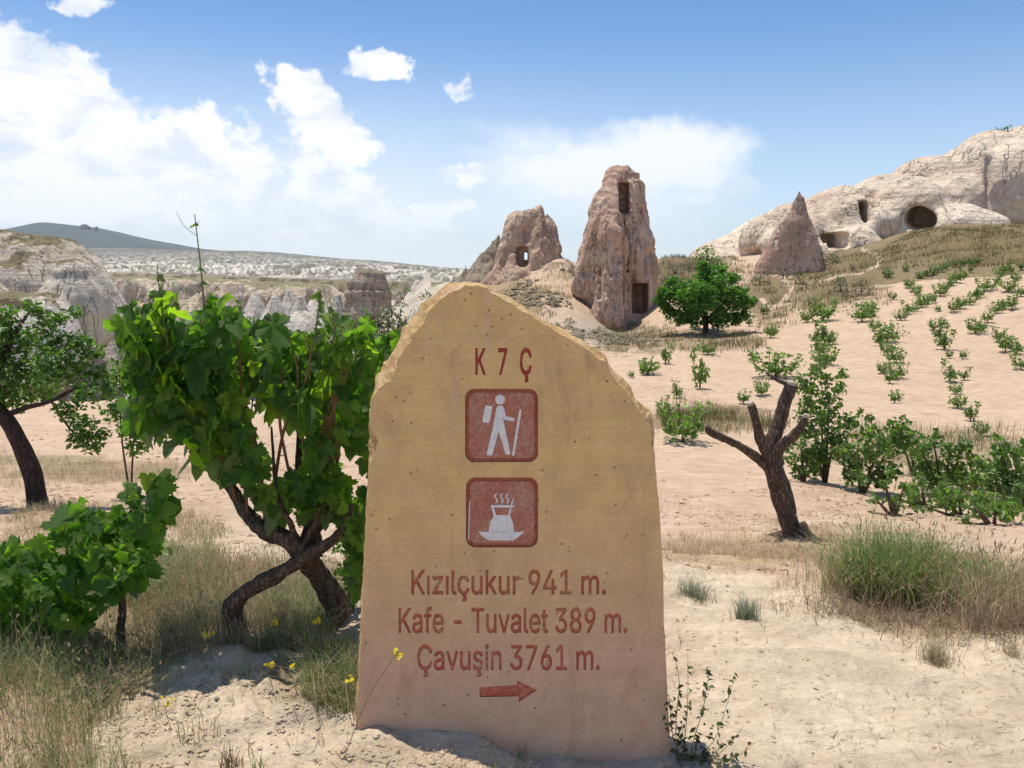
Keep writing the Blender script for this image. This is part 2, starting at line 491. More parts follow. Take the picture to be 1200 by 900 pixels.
def mat_bark(name, c1, c2, s=1.0):
    m, t, b, o = new_mat(name)
    n = t.noise(obj_vec(t, (6, 6, 1.3)), 7*s, 6, 0.7, 0.4)
    f = t.noise(obj_vec(t), 30*s, 5, 0.6)
    c = t.ramp(t.math('ADD', t.math('MULTIPLY', n, 0.7), t.math('MULTIPLY', f, 0.3)), [(0.36, tuple(x*0.5 for x in c1)), (0.5, c1), (0.66, c2)])
    t.link(c, b.inputs['Base Color'])
    bump(t, b, t.math('ADD', n, t.math('MULTIPLY', f, 0.3)), 1.0, 0.02/s)
    return m
def mat_plain(name, c, rough=0.8, var=0.15, scale=20):
    m, t, b, o = new_mat(name)
    n = t.noise(obj_vec(t), scale, 4, 0.6)
    col = t.mix(n, tuple(x*(1-var) for x in c), tuple(min(1, x*(1+var)) for x in c))
    t.link(col, b.inputs['Base Color']); b.inputs['Roughness'].default_value = rough
    return m

M_ground = mat_ground()
M_vleaf = mat_leaf('vine_leaf_green', 0.58, 0.85, True)
M_leaf = mat_leaf('leaf_green', 0.35, 0.8)
M_shrub = mat_leaf('shrub_leaf', 0.15, 1.0, rough=0.7)
M_grass = mat_grass('grass_blades', 0.45)
M_bark = mat_bark('vine_bark', (0.095, 0.065, 0.05), (0.30, 0.235, 0.19), 2.0)
M_bark2 = mat_bark('tree_bark', (0.055, 0.036, 0.030), (0.15, 0.105, 0.085))
M_bark3 = mat_bark('stump_bark', (0.085, 0.06, 0.047), (0.27, 0.21, 0.165), 1.6)
M_cane = mat_plain('reddish_cane', (0.20, 0.11, 0.06), 0.7)
M_stem = mat_plain('green_stem', (0.16, 0.15, 0.06), 0.7)

# ------------------------------------------------------------------ terrain
CP = []   # (az, ln r, t)
def cp(px, Y, py):
    p = at(px, py, Y); r = math.hypot(p.x, p.y)
    CP.append((math.atan2(p.x, p.y), math.log(r), (p.z-CAM_H)/r))
def cz(px, Y, z):
    x = (px-600)/FPX*Y; r = math.hypot(x, Y)
    CP.append((math.atan2(x, Y), math.log(r), (z-CAM_H)/r))
for px in (-350, 0, 300, 600, 900, 1200, 1550):
    for Y in (0.7, 1.2, 2.0): cz(px, Y, 0.0)
for px, z in ((-350, .06), (0, .04), (250, .03), (415, .02), (600, .0), (790, -.02), (1000, -.01), (1200, 0), (1550, .02)):
    cz(px, 2.6, z); cz(px, 3.1, z)
cz(420, 2.42, .045); cz(520, 2.25, 0.035); cz(600, 2.3, 0.0)
for px in (-350, -150, 0, 200, 400):
    for Y, py in ((4.4, 668), (7.5, 600), (9.5, 565), (11.5, 541), (15, 510), (20, 480), (25, 458)): cp(px, Y, py + (0 if px < 300 else 6))
    for Y, z in ((32, -6.), (42, -12.), (60, -18.), (90, -25.), (140, -30.), (200, -33.), (280, -34.)): cz(px, Y, z)
for px in (500,):
    for Y, py in ((4.4, 668), (7.5, 603), (11.5, 545), (15, 515), (20, 485), (30, 450), (45, 425), (60, 400), (80, 375)): cp(px, Y, py)
cp(440, 60, 440); cp(440, 100, 400); cp(460, 125, 375); cp(480, 110, 362); cp(530, 78, 340); cp(470, 60, 445); cp(470, 100, 392); cp(500, 60, 410); cp(500, 95, 368); cp(520, 60, 375); cp(440, 45, 470); cp(500, 180, 345); cp(420, 180, 385)
cp(780, 3.9, 662); cp(960, 3.75, 684); cp(1200, 3.45, 716); cp(1550, 3.4, 725); cp(600, 3.9, 662)
for px in (600, 690, 800, 870, 935):
    for Y, py in ((5.2, 652), (7, 633), (10, 582), (14, 535), (17, 506), (20, 489), (24, 464), (30, 436), (36, 412)): cp(px, Y, py)
for px, l in {600: ((47, 395), (60, 352), (68, 326), (80, 332), (110, 335), (200, 335)),
              660: ((44, 398), (52, 375), (60, 345), (66, 309), (80, 318), (110, 330), (200, 332)),
              725: ((45, 398), (55, 392), (62, 378), (70, 345), (76, 315), (90, 318), (130, 325)),
              790: ((47, 389), (56, 364), (65, 335), (76, 304), (100, 312), (140, 325), (220, 332)),
              850: ((45, 392), (55, 362), (66, 338), (85, 312), (110, 302), (140, 302), (220, 325)),
              935: ((43, 392), (50, 370), (60, 348), (72, 332), (86, 314), (105, 300), (130, 292)),
              1000: ((5.0, 668), (7, 633), (10, 590), (14, 543), (20, 490), (28, 445), (36, 408), (46, 374), (60, 340), (78, 316), (100, 296), (125, 284)),
              1100: ((5, 672), (7, 636), (10, 592), (14, 543), (20, 490), (28, 440), (36, 402), (46, 362), (56, 333), (64, 321), (75, 303), (95, 272), (120, 266)),
              1200: ((5, 676), (7, 638), (10, 592), (14, 540), (20, 488), (28, 435), (36, 395), (46, 350), (56, 323), (64, 312), (78, 288), (95, 267), (120, 262)),
              1550: ((5, 680), (7, 640), (10, 590), (14, 540), (20, 480), (28, 420), (36, 375), (46, 325), (60, 290), (95, 245), (120, 235))}.items():
    for Y, py in l: cp(px, Y, py)
# canyon plateau and the land beyond
for px, p1 in ((-350, 330), (-170, 328), (-80, 326), (0, 325), (65, 324), (130, 323), (175, 324), (220, 325), (260, 326), (305, 328), (350, 329.5), (400, 331), (460, 333), (520, 334)):
    cz(px, 320, -30); cp(px, 348, p1+.5); cp(px, 366, p1-1.5); cp(px, 384, p1-2); cp(px, 405, p1-2); cp(px, 440, p1-2); cp(px, 510, p1-2); cp(px, 620, p1-3.5); cp(px, 800, p1+6); cp(px, 1100, p1+1)
for px, f in ((-350, 292), (0, 290), (180, 290), (300, 294), (400, 303), (470, 309), (530, 318), (600, 322), (800, 322), (1100, 322), (1550, 322)):
    if px < 590: cp(px, 2200, f*0.35+318*0.65)
    cp(px, 5200, f)
    if px > 180: cp(px, 6500, f+3); cp(px, 9500, f+5)
for px, p in ((600, 334), (800, 330), (1100, 320), (1550, 320)): cp(px, 350, p); cp(px, 1200, p)
for px, f in ((-350, 285), (-100, 274), (0, 270), (28, 265), (48, 261.5), (75, 264.5), (110, 268.5), (150, 279), (190, 290)): cp(px, 7200, f)
for px in (-350, -100, 50, 150): cp(px, 6000, 285); cp(px, 9500, 276)
CP = np.array(CP)
AZS = 3.6
_K = np.sqrt(((CP[:, None, 0]-CP[None, :, 0])*AZS)**2 + (CP[:, None, 1]-CP[None, :, 1])**2 + 0.06**2)
_w = np.linalg.solve(_K + np.eye(len(CP))*1e-4, CP[:, 2])
def base_t(az, lr):
    azc = np.clip(az, -0.80, 0.80); out = np.zeros(len(az))
    for s in range(0, len(az), 40000):
        a = azc[s:s+40000, None]; l = lr[s:s+40000, None]
        out[s:s+40000] = np.sqrt(((a-CP[None, :, 0])*AZS)**2 + (l-CP[None, :, 1])**2 + 0.06**2) @ _w
    return out
def project(x, y, z):
    f = y*math.cos(PITCH) - (z-CAM_H)*math.sin(PITCH); u = y*math.sin(PITCH) + (z-CAM_H)*math.cos(PITCH)
    f = np.where(f > 0.05, f, 0.05)
    return 600+FPX*x/f, 450-FPX*u/f
def height(x, y, detail=True):
    x = np.asarray(x, float); y = np.asarray(y, float); sh = x.shape
    x = x.ravel(); y = y.ravel()
    r = np.hypot(x, y)+1e-6; az = np.arctan2(x, y); lr = np.log(np.maximum(r, 0.7))
    t = base_t(az, lr)
    z = CAM_H + t*np.maximum(r, 0.7)
    wb = sst(np.abs(az), 0.85, 1.4)
    z = z*(1-wb) + np.where(r > 3, -0.02*np.minimum(r, 800), 0)*wb
    wn = sst(r, 1.9, 1.2); z = z*(1-wn)
    if detail:
        z = z + 0.018*fbm(x*1.6, y*1.6, oct=4, seed=3)*sst(r, 1.0, 3.0)
        nearm = sst(r, 9, 4)
        z = z + nearm*(0.012*fbm(x*9, y*9, oct=3, seed=8, gain=0.6)-0.016*sst(vnoise(x*3.2, y*2.6, None, 14), .45, .8))
        bk = np.exp(-((x+.75)/.55)**2-((y-2.55)/.5)**2)
        z = z + bk*(0.035*np.abs(fbm(x*7, y*7, oct=4, seed=15, gain=.6))+.02)
        # ploughed relief of the vineyard
        fm = sst(r, 5, 8)*sst(r, 75, 55)
        z = z + fm*(0.03*fbm(x*0.5, y*2.2, oct=4, seed=5)+0.05*fbm(x*0.15, y*0.3, oct=3, seed=6))
        m1 = sst(r, 40, 70)*sst(r, 300, 180)
        z = z + m1*0.45*fbm(x*0.12, y*0.12, oct=5, seed=9, gain=0.55)
        m2 = sst(r, 70, 140)*sst(r, 265, 225)*(az < -0.1)
        z = z + m2*4.0*(np.abs(fbm(x*0.035, y*0.05, oct=4, seed=10))-0.3)
        far = sst(r, 600, 1500)
        band = np.exp(-((lr-math.log(1900))/0.6)**2)
        z = z + sst(r, 900, 1300)*band*20*(0.35-np.abs(fbm(x*0.02, y*0.006, oct=5, seed=11, gain=.6)))
        z = z + far*sst(r, 2500, 5000)*10*fbm(x*0.0016, y*0.0016, oct=5, seed=13)
    return z.reshape(sh)
def ground_z(x, y): return float(height(np.array([x]), np.array([y]))[0])
_hitcache = {}
_LY = np.exp(np.linspace(math.log(1.9), math.log(400), 900))
def hit(px, py, ymin=1.9, ymax=400):
    """where the ray through a photograph pixel first meets the ground"""
    d = dirw(px, py); Y = _LY[(_LY >= ymin) & (_LY <= ymax)]
    x = d[0]/d[1]*Y; z = CAM_H + d[2]/d[1]*Y
    g = height(x, Y, True)
    below = np.where(z <= g)[0]
    if not len(below): k = len(Y)-1
    else: k = below[0]
    return Vector((x[k], Y[k], g[k]))

RMAX = 11000.0
# grid rows and columns
rows = np.concatenate([np.exp(np.linspace(math.log(0.35), math.log(1.8), 24, endpoint=False)),
                       np.exp(np.linspace(math.log(1.8), math.log(9), 230, endpoint=False)),
                       np.exp(np.linspace(math.log(9), math.log(130), 300, endpoint=False)),
                       np.exp(np.linspace(math.log(130), math.log(1200), 110, endpoint=False)),
                       np.exp(np.linspace(math.log(1200), math.log(9600), 110, endpoint=False)),
                       np.exp(np.linspace(math.log(9600), math.log(11000), 4))])
azs = np.concatenate([np.linspace(-math.pi, -0.78, 46, endpoint=False), np.linspace(-0.78, 0.78, 640, endpoint=False), np.linspace(0.78, math.pi, 46, endpoint=False)])
nr, na = len(rows), len(azs)
RR, AA = np.meshgrid(rows, azs, indexing='ij')
GX, GY = RR*np.sin(AA), RR*np.cos(AA)
GZ = height(GX, GY)
GZ = np.where(RR > 9800, GZ - (RR-9800)*0.02, GZ)
# colours of the ground itself (albedo)
c_path = np.array((0.61, 0.49, 0.355)); c_field = np.array((0.555, 0.40, 0.28)); c_straw = np.array((0.40, 0.29, 0.16))
c_green = np.array((0.115, 0.125, 0.045)); c_brush = np.array((0.22, 0.165, 0.085)); c_tuff = np.array((0.52, 0.45, 0.365)); c_grey = np.array((0.30, 0.26, 0.21))
x, y, z = GX.ravel(), GY.ravel(), GZ.ravel(); r = RR.ravel(); az = AA.ravel()
PX, PY = project(x, y, z)
front = y > 0.3
PX = np.where(front, PX, 600); PY = np.where(front, PY, 2000)
nA = fbm(x*1.2, y*1.2, oct=5, seed=21, gain=0.6); nB = fbm(x*0.15, y*0.15, oct=5, seed=22, gain=0.6); nF = fbm(x*0.004, y*0.008, oct=6, seed=23, gain=0.65)
C = np.repeat(c_field[None, :], len(x), 0)
def blend(C, m, c):
    m = np.clip(m, 0, 1)[:, None]; return C*(1-m)+np.asarray(c)*m
# near pale track
edge = np.where(PX > 700, np.interp(PX, [700, 780, 960, 1200, 1500], [655, 657, 690, 745, 800]), np.interp(PX, [-200, 60, 130, 300, 420, 600], [1100, 930, 800, 655, 640, 660]))
pm = sst(PY + nA*14, edge-8, edge+14)
C = blend(C, pm, c_path)
C = blend(C, np.where(~front, 1, 0), c_path)
# pale strip behind the big vine
C = blend(C, np.exp(-(((PX-330)/90)**2+((PY-660)/45)**2))*0.9*(r < 9), c_path)
def spot(C, px, py, rx, ry, c, s=1.0, y0=0, y1=1e9, nz=0.45, noi=None):
    n_ = nA if noi is None else noi
    d = ((PX-px)/rx)**2+((PY-py)/ry)**2
    m = sst(1-d + n_*nz, 0.0, 0.5)*s*(r > y0)*(r < y1)*front
    return blend(C, m, c)
C = spot(C, 880, 645, 120, 20, c_straw*1.15, .8, 3.5, 12)
C = spot(C, 1120, 690, 150, 60, c_straw*0.75, .7, 2.9, 12)
C = spot(C, 120, 720, 190, 95, c_straw*0.62, .75, 2, 8)
C = spot(C, 370, 790, 70, 80, c_straw*0.6, .6, 2, 4.5)
C = spot(C, 120, 553, 130, 14, c_straw*0.7, .7, 5, 20)
C = spot(C, 20, 540, 120, 8, c_green*1.4, .5, 5, 20)
C = spot(C, 830, 490, 90, 17, c_brush, .9, 10, 30)
C = spot(C, 1080, 525, 160, 22, c_brush*0.9, .55, 10, 30)
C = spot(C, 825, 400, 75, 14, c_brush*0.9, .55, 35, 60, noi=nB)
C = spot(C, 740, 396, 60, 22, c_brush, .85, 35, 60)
C = spot(C, 690, 380, 60, 30, c_grey*1.2, .6, 40, 75)
C = spot(C, 665, 345, 40, 34, c_tuff*np.array((1.0, .88, .78)), .8, 45, 75)
C = spot(C, 600, 350, 45, 30, c_brush*1.1, .7, 45, 90)
C = spot(C, 800, 320, 60, 30, c_brush*0.75, .95, 56, 200)
C = spot(C, 900, 348, 30, 34, c_brush*0.85, .9, 45, 200)
C = spot(C, 985, 320, 70, 38, c_brush*0.9, .9, 50, 200)
C = spot(C, 960, 350, 50, 14, c_brush*0.9, .8, 45, 200)
C = spot(C, 1140, 290, 120, 24, c_brush*np.array((.95, .88, .8)), .97, 60, 300)
C = spot(C, 1190, 290, 80, 20, c_brush*np.array((.95, .88, .8)), .9, 60, 300)
C = spot(C, 1110, 318, 90, 6, c_green*1.5, .5, 55, 90)
C = np.where(((az > 0.38) & (r > 68) & (r < 300))[:, None], blend(C, np.full(len(x), .85), c_brush*0.9), C)
def trail(C, pts, w, c, y0, y1):
    d = np.full(len(x), 1e9)
    for (a, b) in zip(pts[:-1], pts[1:]):
        ax, ay, bx, by = *a, *b
        L = (bx-ax)**2+(by-ay)**2
        t = np.clip(((PX-ax)*(bx-ax)+(PY-ay)*(by-ay))/L, 0, 1)
        d = np.minimum(d, np.hypot(PX-(ax+t*(bx-ax)), (PY-(ay+t*(by-ay)))*1.5))
    return blend(C, sst(d+nA*1.2, w, w*0.5)*(r > y0)*(r < y1)*front, c)
c_trail = np.array((0.55, 0.41, 0.305))
C = trail(C, [(893, 350), (903, 362), (912, 357), (925, 345), (930, 336), (918, 328)], 3.6, c_trail, 40, 120)
C = trail(C, [(960, 330), (985, 323), (1010, 320), (1028, 311), (1031, 303), (1024, 297), (1010, 292)], 2.4, c_trail, 50, 140)
C = trail(C, [(726, 418), (745, 408), (765, 399)], 3, c_trail, 30, 70)
# canyon side
lm = (az < -0.06) & (r > 27)
canyon = c_tuff[None, :]*(1+nB[:, None]*0.12)
vegn = sst(nB+nA*0.3, 0.05, 0.45)
canyon = canyon*(1-vegn[:, None]*0.6)+(c_green*1.3)[None, :]*vegn[:, None]*0.6
C = np.where((lm & (r < 320))[:, None], canyon, C)
plat = (az < 0.0) & (r >= 320) & (r < 1100)
pv = (np.clip(0.75+nF*0.2, 0, 1)*sst(r, 900, 700))[:, None]
sc_ = sst(fbm(x*.25, y*.08, oct=4, seed=35, gain=.7), .1, .5)[:, None]
C = np.where(plat[:, None], (c_tuff*(1-pv)+np.array((0.22, 0.185, 0.11))*pv)*(1-.55*sc_), C)
fm = r >= 1100
white = sst(fbm(x*0.05, y*0.004+z*.16, oct=5, seed=31, gain=0.8), -.3, 0.3)*0.95*np.exp(-((np.log(r)-math.log(1900))/0.62)**2)
stripe = sst(fbm(x*0.0012, y*0.006, oct=4, seed=33), 0.0, 0.5)*0.45
Cf = np.repeat(np.array([[0.15, 0.14, 0.105]]), len(x), 0)
Cf = blend(Cf, stripe, (0.36, 0.32, 0.24)); Cf = blend(Cf, white, (0.66, 0.60, 0.52)); Cf = blend(Cf, sst(fbm(x*.06, y*.010+z*.22, oct=4, seed=36, gain=.75), .2, .5)*.75, (.10, .10, .07))
Cf = np.where((r > 5600)[:, None], blend(Cf, np.full(len(x), 0.88), (0.065, 0.08, 0.07)), Cf)
C = np.where(fm[:, None], Cf, C)
C = np.where(((az >= 0.0) & (r > 140) & (r < 1100))[:, None], c_brush*1.1, C)
C = np.clip(C*(1+nA[:, None]*0.05), 0.02, 0.85)
mot = fbm(x*.9, y*.9, oct=5, seed=25, gain=.6); mot2 = fbm(x*4.5, y*4.5, oct=4, seed=26, gain=.6)
nr_ = (r < 60)[:, None]
C = np.where(nr_, blend(C, sst(mot, .1, .7)*.30, (0.46, 0.31, 0.205)), C)
C = np.where((r < 9)[:, None], blend(C, sst(mot2, .25, .8)*.28, (0.40, 0.29, 0.20)), C)
C = np.where((r < 9)[:, None], blend(C, sst(-mot2, .3, .8)*.25, (0.70, 0.59, 0.46)), C)
# a central fan closes the sheet under the camera
V = np.stack([x, y, z], 1)
i = np.arange(nr-1)[:, None]*na; j = np.arange(na)[None, :]; j2 = (j+1) % na
F4 = np.stack([i+j, i+j2, i+na+j2, i+na+j], -1).reshape(-1, 4)
V = np.vstack([V, [[0, 0, 0]]]); C = np.vstack([C, [c_path]])
jj = np.arange(na); F3 = np.stack([jj, (jj+1) % na, np.full(na, nr*na)], -1)
go = link('ground', mesh_np('ground', V, [F4, F3[:, ::-1]], M_ground, C, True))
tag(go, kind='structure')

# ------------------------------------------------------------------ rocks: distance fields turned into meshes
def surfnet(fn, lo, hi, res):
    lo = np.array(lo, float); hi = np.array(hi, float)
    n = np.ceil((hi-lo)/res).astype(int)+1
    ax = [lo[k]+np.arange(n[k])*res for k in range(3)]
    X, Y, Z = np.meshgrid(*[a.astype(np.float32) for a in ax], indexing='ij')
    G = fn(X, Y, Z).astype(np.float32)
    I = G < 0
    # cells with a crossing
    def c8(A): return [A[a:n[0]-1+a, b:n[1]-1+b, c:n[2]-1+c] for a in (0, 1) for b in (0, 1) for c in (0, 1)]
    s = sum(q.astype(np.int8) for q in c8(I))
    act = (s > 0) & (s < 8)
    ci = np.argwhere(act); idm = np.full(act.shape, -1, np.int64); idm[act] = np.arange(len(ci))
    acc = np.zeros((len(ci), 3)); cnt = np.zeros(len(ci))
    corners = [(a, b, c) for a in (0, 1) for b in (0, 1) for c in (0, 1)]
    g = {c: G[ci[:, 0]+c[0], ci[:, 1]+c[1], ci[:, 2]+c[2]] for c in corners}
    for a in corners:
        for k in range(3):
            if a[k]: continue
            b = list(a); b[k] = 1; b = tuple(b)
            ga, gb = g[a], g[b]; m = (ga < 0) != (gb < 0)
            t = np.where(m, ga/np.where(m, ga-gb, 1), 0)
            p = np.array(a, float)[None, :] + np.zeros((len(ci), 3)); p[:, k] += t
            acc += p*m[:, None]; cnt += m
    V = lo + (ci + acc/cnt[:, None])*res
    Q = []
    for k in range(3):
        o1, o2 = [(1, 2), (2, 0), (0, 1)][k]
        sl0 = [slice(None)]*3; sl1 = [slice(None)]*3
        sl0[k] = slice(0, -1); sl1[k] = slice(1, None)
        A = I[tuple(sl0)]; B = I[tuple(sl1)]
        for (flag, M) in ((0, A & ~B), (1, ~A & B)):
            e = np.argwhere(M)
            ok = (e[:, o1] > 0) & (e[:, o2] > 0) & (e[:, o1] < n[o1]-1) & (e[:, o2] < n[o2]-1)
            e = e[ok]
            def cell(d1, d2):
                f = e.copy(); f[:, o1] -= d1; f[:, o2] -= d2
                return idm[f[:, 0], f[:, 1], f[:, 2]]
            q = np.stack([cell(1, 1), cell(0, 1), cell(0, 0), cell(1, 0)], 1)
            q = q if flag == 0 else q[:, ::-1]
            Q.append(q[(q >= 0).all(1)])
    return V, np.concatenate(Q)
def ell(X, Y, Z, c, r):
    px, py, pz = (X-c[0])/r[0], (Y-c[1])/r[1], (Z-c[2])/r[2]
    k0 = np.sqrt(px*px+py*py+pz*pz)
    k1 = np.sqrt((px/r[0])**2+(py/r[1])**2+(pz/r[2])**2)+1e-6
    return k0*(k0-1)/k1
def rcone(X, Y, Z, a, b, ra, rb, sy=1.0):
    a = np.array(a, float); b = np.array(b, float); d = b-a
    px, py, pz = X-a[0], (Y-a[1])/sy, Z-a[2]; dy = d[1]/sy
    t = np.clip((px*d[0]+py*dy+pz*d[2])/(d[0]**2+dy**2+d[2]**2), 0, 1)
    return np.sqrt((px-d[0]*t)**2+(py-dy*t)**2+(pz-d[2]*t)**2)-(ra+(rb-ra)*t)
def box(X, Y, Z, c, h, r=0.1):
    qx, qy, qz = np.abs(X-c[0])-h[0]+r, np.abs(Y-c[1])-h[1]+r, np.abs(Z-c[2])-h[2]+r
    return np.sqrt(np.maximum(qx, 0)**2+np.maximum(qy, 0)**2+np.maximum(qz, 0)**2)+np.minimum(np.maximum(qx, np.maximum(qy, qz)), 0)-r
def smin(a, b, k):
    h = np.clip(0.5+0.5*(b-a)/k, 0, 1); return b*(1-h)+a*h-k*h*(1-h)
def smax(a, b, k): return -smin(-a, -b, k)
def band_noise(G, X, Y, Z, fn, w):
    m = np.abs(G) < w
    G = G.copy(); G[m] += fn(X[m], Y[m], Z[m]); return G
def rock(name, fn, lo, hi, res, mat, origin):
    V, Q = surfnet(fn, lo, hi, res)
    o = np.array(origin, float)
    return link(name, mesh_np(name, V-o, [Q], mat, None, True), None, origin)
def W(px, py, Y, dy=0.0):
    p = at(px, py, Y); return (p.x, Y+dy, p.z)

pinkR = mat_rock('pink_tuff', (0.36, 0.22, 0.16), (0.54, 0.36, 0.265), (0.68, 0.505, 0.39), 1.0, 0.25, None, 0.32)
pinkR2 = mat_rock('pink_tuff_weathered', (0.35, 0.225, 0.16), (0.54, 0.375, 0.275), (0.66, 0.50, 0.39), 1.0, 0.25, (0.78, (0.13, 0.12, 0.06), .55), 0.4)
greyR = mat_rock('grey_lichen_tuff', (0.21, 0.17, 0.125), (0.37, 0.30, 0.22), (0.48, 0.39, 0.30), 1.2, 0.3, (0.55, (0.15, 0.15, 0.08), .5), 0.4)
brownR = mat_rock('brown_butte_tuff', (0.24, 0.18, 0.14), (0.40, 0.31, 0.24), (0.52, 0.43, 0.35), 0.6, 0.4, (0.60, (0.15, 0.15, 0.08), .6), 0.35)
paleR = mat_rock('pale_smooth_tuff', (0.60, 0.48, 0.35), (0.72, 0.60, 0.46), (0.78, 0.67, 0.53), 0.22, 0.2, (0.95, (0.20, 0.17, 0.10), .35), 0.12,
                 stripes=((0.05, 0.05, 0.35), 0.9, (0.50, 0.33, 0.25), 0.35), cracks=0.12)
whiteR = mat_rock('white_tuff', (0.52, 0.45, 0.37), (0.68, 0.61, 0.52), (0.76, 0.70, 0.62), 0.5, 0.4, (0.80, (0.20, 0.19, 0.11), .5), 0.25)
bluffR = mat_rock('grey_white_bluff_tuff', (0.30, 0.235, 0.175), (0.52, 0.44, 0.345), (0.70, 0.63, 0.52), 0.22, 0.5, (0.68, (0.16, 0.135, 0.065), .9), 0.4)
wallR = mat_rock('fluted_canyon_tuff', (0.46, 0.34, 0.24), (0.66, 0.53, 0.395), (0.76, 0.66, 0.53), 0.16, 0.3, (0.72, (0.19, 0.18, 0.09), .85), 0.45)

# --- big twin fairy chimney
Y0 = 60.0
def f_big(X, Y, Z):
    main = rcone(X, Y, Z, W(731, 222, Y0, 1.2), W(726, 400, Y0, 1.2), 1.3, 3.3, 1.0)
    main = smin(main, rcone(X, Y, Z, W(733, 213, Y0, 1.2), W(737, 330, Y0, 1.3), 1.15, 2.45), 0.8)
    main = smin(main, rcone(X, Y, Z, W(752, 290, Y0, 1.0), W(754, 395, Y0, 1.0), 1.2, 1.45), 0.7)
    left = rcone(X, Y, Z, W(707, 246, Y0, -.4), W(694, 335, Y0, -.2), 1.0, 1.35)
    g = smin(main, left, 0.9)
    but = rcone(X, Y, Z, W(715, 283, Y0, -1.9), W(711, 400, Y0, -2.3), 1.35, 1.95)
    g = smin(g, but, 0.35)
    g = smin(g, ell(X, Y, Z, W(713, 262, Y0, -1.2), (1.15, 1.3, 1.6)), 0.35)
    g = smax(g, -ell(X, Y, Z, W(742, 310, Y0, -3.3), (0.95, 2.0, 6.2)), 0.4)
    # niche near the top, doorway at the foot, a low cave on the left
    g = band_noise(g, X, Y, Z, lambda x, y, z: 0.40*fbm(x*.45, y*.45, z*.18, 3, 41)+0.26*np.abs(fbm(x*1.0, y*1.0, z*.35, 4, 42, 0.6))+0.30*np.exp(-(vnoise(x*.55+3, y*.55, z*.16, 44)/.10)**2)+0.06*fbm(x*4, y*4, z*5, 2, 43)-.1, 1.4)
    g = smax(g, -box(X, Y, Z, W(731, 232, Y0, 0.1), (0.43, 1.5, 1.15), .22), 0.12)
    g = smax(g, -box(X, Y, Z, W(748, 349, Y0, -0.4), (0.62, 2.0, 1.12), .15), 0.1)
    g = smax(g, -box(X, Y, Z, W(685, 318, Y0, -1.6), (0.35, 0.9, .45), .25), 0.15)
    g = smax(g, -box(X, Y, Z, W(700, 293, Y0, -2.6), (0.3, .5, .13), .06), 0.08)
    return g
c = W(724, 388, Y0)
a_ = W(668, 410, Y0); b_ = W(782, 186, Y0)
o = rock('fairy_chimney', f_big, (a_[0], Y0-5.2, a_[2]), (b_[0], Y0+6, b_[2]), 0.11, pinkR, c)
tag(o, 'tallest pink fairy chimney with a high niche and a dark doorway at its foot', 'rock formation')

# --- middle chimney with a see-through window
Y1 = 68.0
def f_mid(X, Y, Z):
    g = rcone(X, Y, Z, W(634, 243, Y1), W(629, 345, Y1), 0.5, 3.0)
    g = smin(g, rcone(X, Y, Z, W(608, 262, Y1, .6), W(598, 345, Y1), 1.0, 2.3), 0.9)
    g = smin(g, rcone(X, Y, Z, W(642, 268, Y1, .5), W(642, 345, Y1, .8), 0.9, 1.8), 1.2)
    g = smin(g, rcone(X, Y, Z, W(609, 264, Y1, .5), W(630, 250, Y1, .2), 1.0, .7), .5)
    for c_, r_ in (((592, 338, Y1, -1.), (2.4, 2.2, 1.9)), ((622, 342, Y1, -2.2), (2.6, 2, 2.0)), ((648, 338, Y1, -1.5), (2.2, 2.2, 2.6)), ((668, 332, Y1, 0.), (2.2, 2, 1.9))):
        g = smin(g, ell(X, Y, Z, W(*c_), r_), .5)
    g = smax(g, -rcone(X, Y, Z, W(618, 262, Y1, -3.5), W(622, 345, Y1, -3.6), 0.5, 1.0), 0.6)
    g = band_noise(g, X, Y, Z, lambda x, y, z: 0.32*fbm(x*.4, y*.4, z*.2, 3, 51)+0.2*np.abs(fbm(x*1.1, y*1.1, z*.45, 4, 52, 0.6))+0.3*np.exp(-(vnoise(x*.5+7, y*.5, z*.16, 54)/.10)**2)+0.05*fbm(x*4, y*4, z*4, 2, 53), 1.3)
    g = smax(g, -box(X, Y, Z, W(612, 301, Y1, -1.4), (0.5, 1.5, 0.85), .35), 0.2)
    g = smax(g, -box(X, Y, Z, W(616.5, 300, Y1, 0.), (0.15, 6.0, 0.34), .1), 0.05)
    return g
a_ = W(560, 358, Y1); b_ = W(704, 226, Y1)
o = rock('fairy_chimney', f_mid, (a_[0], Y1-4, a_[2]), (b_[0], Y1+4.5, b_[2]), 0.12, pinkR2, W(620, 335, Y1))
tag(o, 'rounded pink fairy chimney pierced by a small window, directly behind the stone marker', 'rock formation')
# --- grey lichen spur on its left
Y2 = 75.0
def f_spur(X, Y, Z):
    g = rcone(X, Y, Z, W(583, 279, Y2), W(568, 350, Y2), 0.55, 3.1)
    g = smin(g, rcone(X, Y, Z, W(566, 302, Y2), W(560, 350, Y2), .5, 1.6), .4)
    g = smin(g, rcone(X, Y, Z, W(544, 312, Y2, .5), W(540, 350, Y2, .5), 0.35, 1.3), .4)
    g = smin(g, rcone(X, Y, Z, W(531, 326, Y2, .8), W(524, 350, Y2, .8), 0.35, 1.1), .4)
    return band_noise(g, X, Y, Z, lambda x, y, z: 0.3*fbm(x*.5, y*.5, z*.4, 4, 61)+0.28*np.abs(fbm(x*1.3, y*1.3, z*.9, 4, 62, 0.65)), 1.3)
a_ = W(500, 356, Y2); b_ = W(606, 268, Y2)
o = rock('rock_spur', f_spur, (a_[0], Y2-4, a_[2]), (b_[0], Y2+4.5, b_[2]), 0.14, greyR, W(565, 340, Y2))
tag(o, 'ragged grey lichen-covered rock spur left of the pierced chimney', 'rock formation')
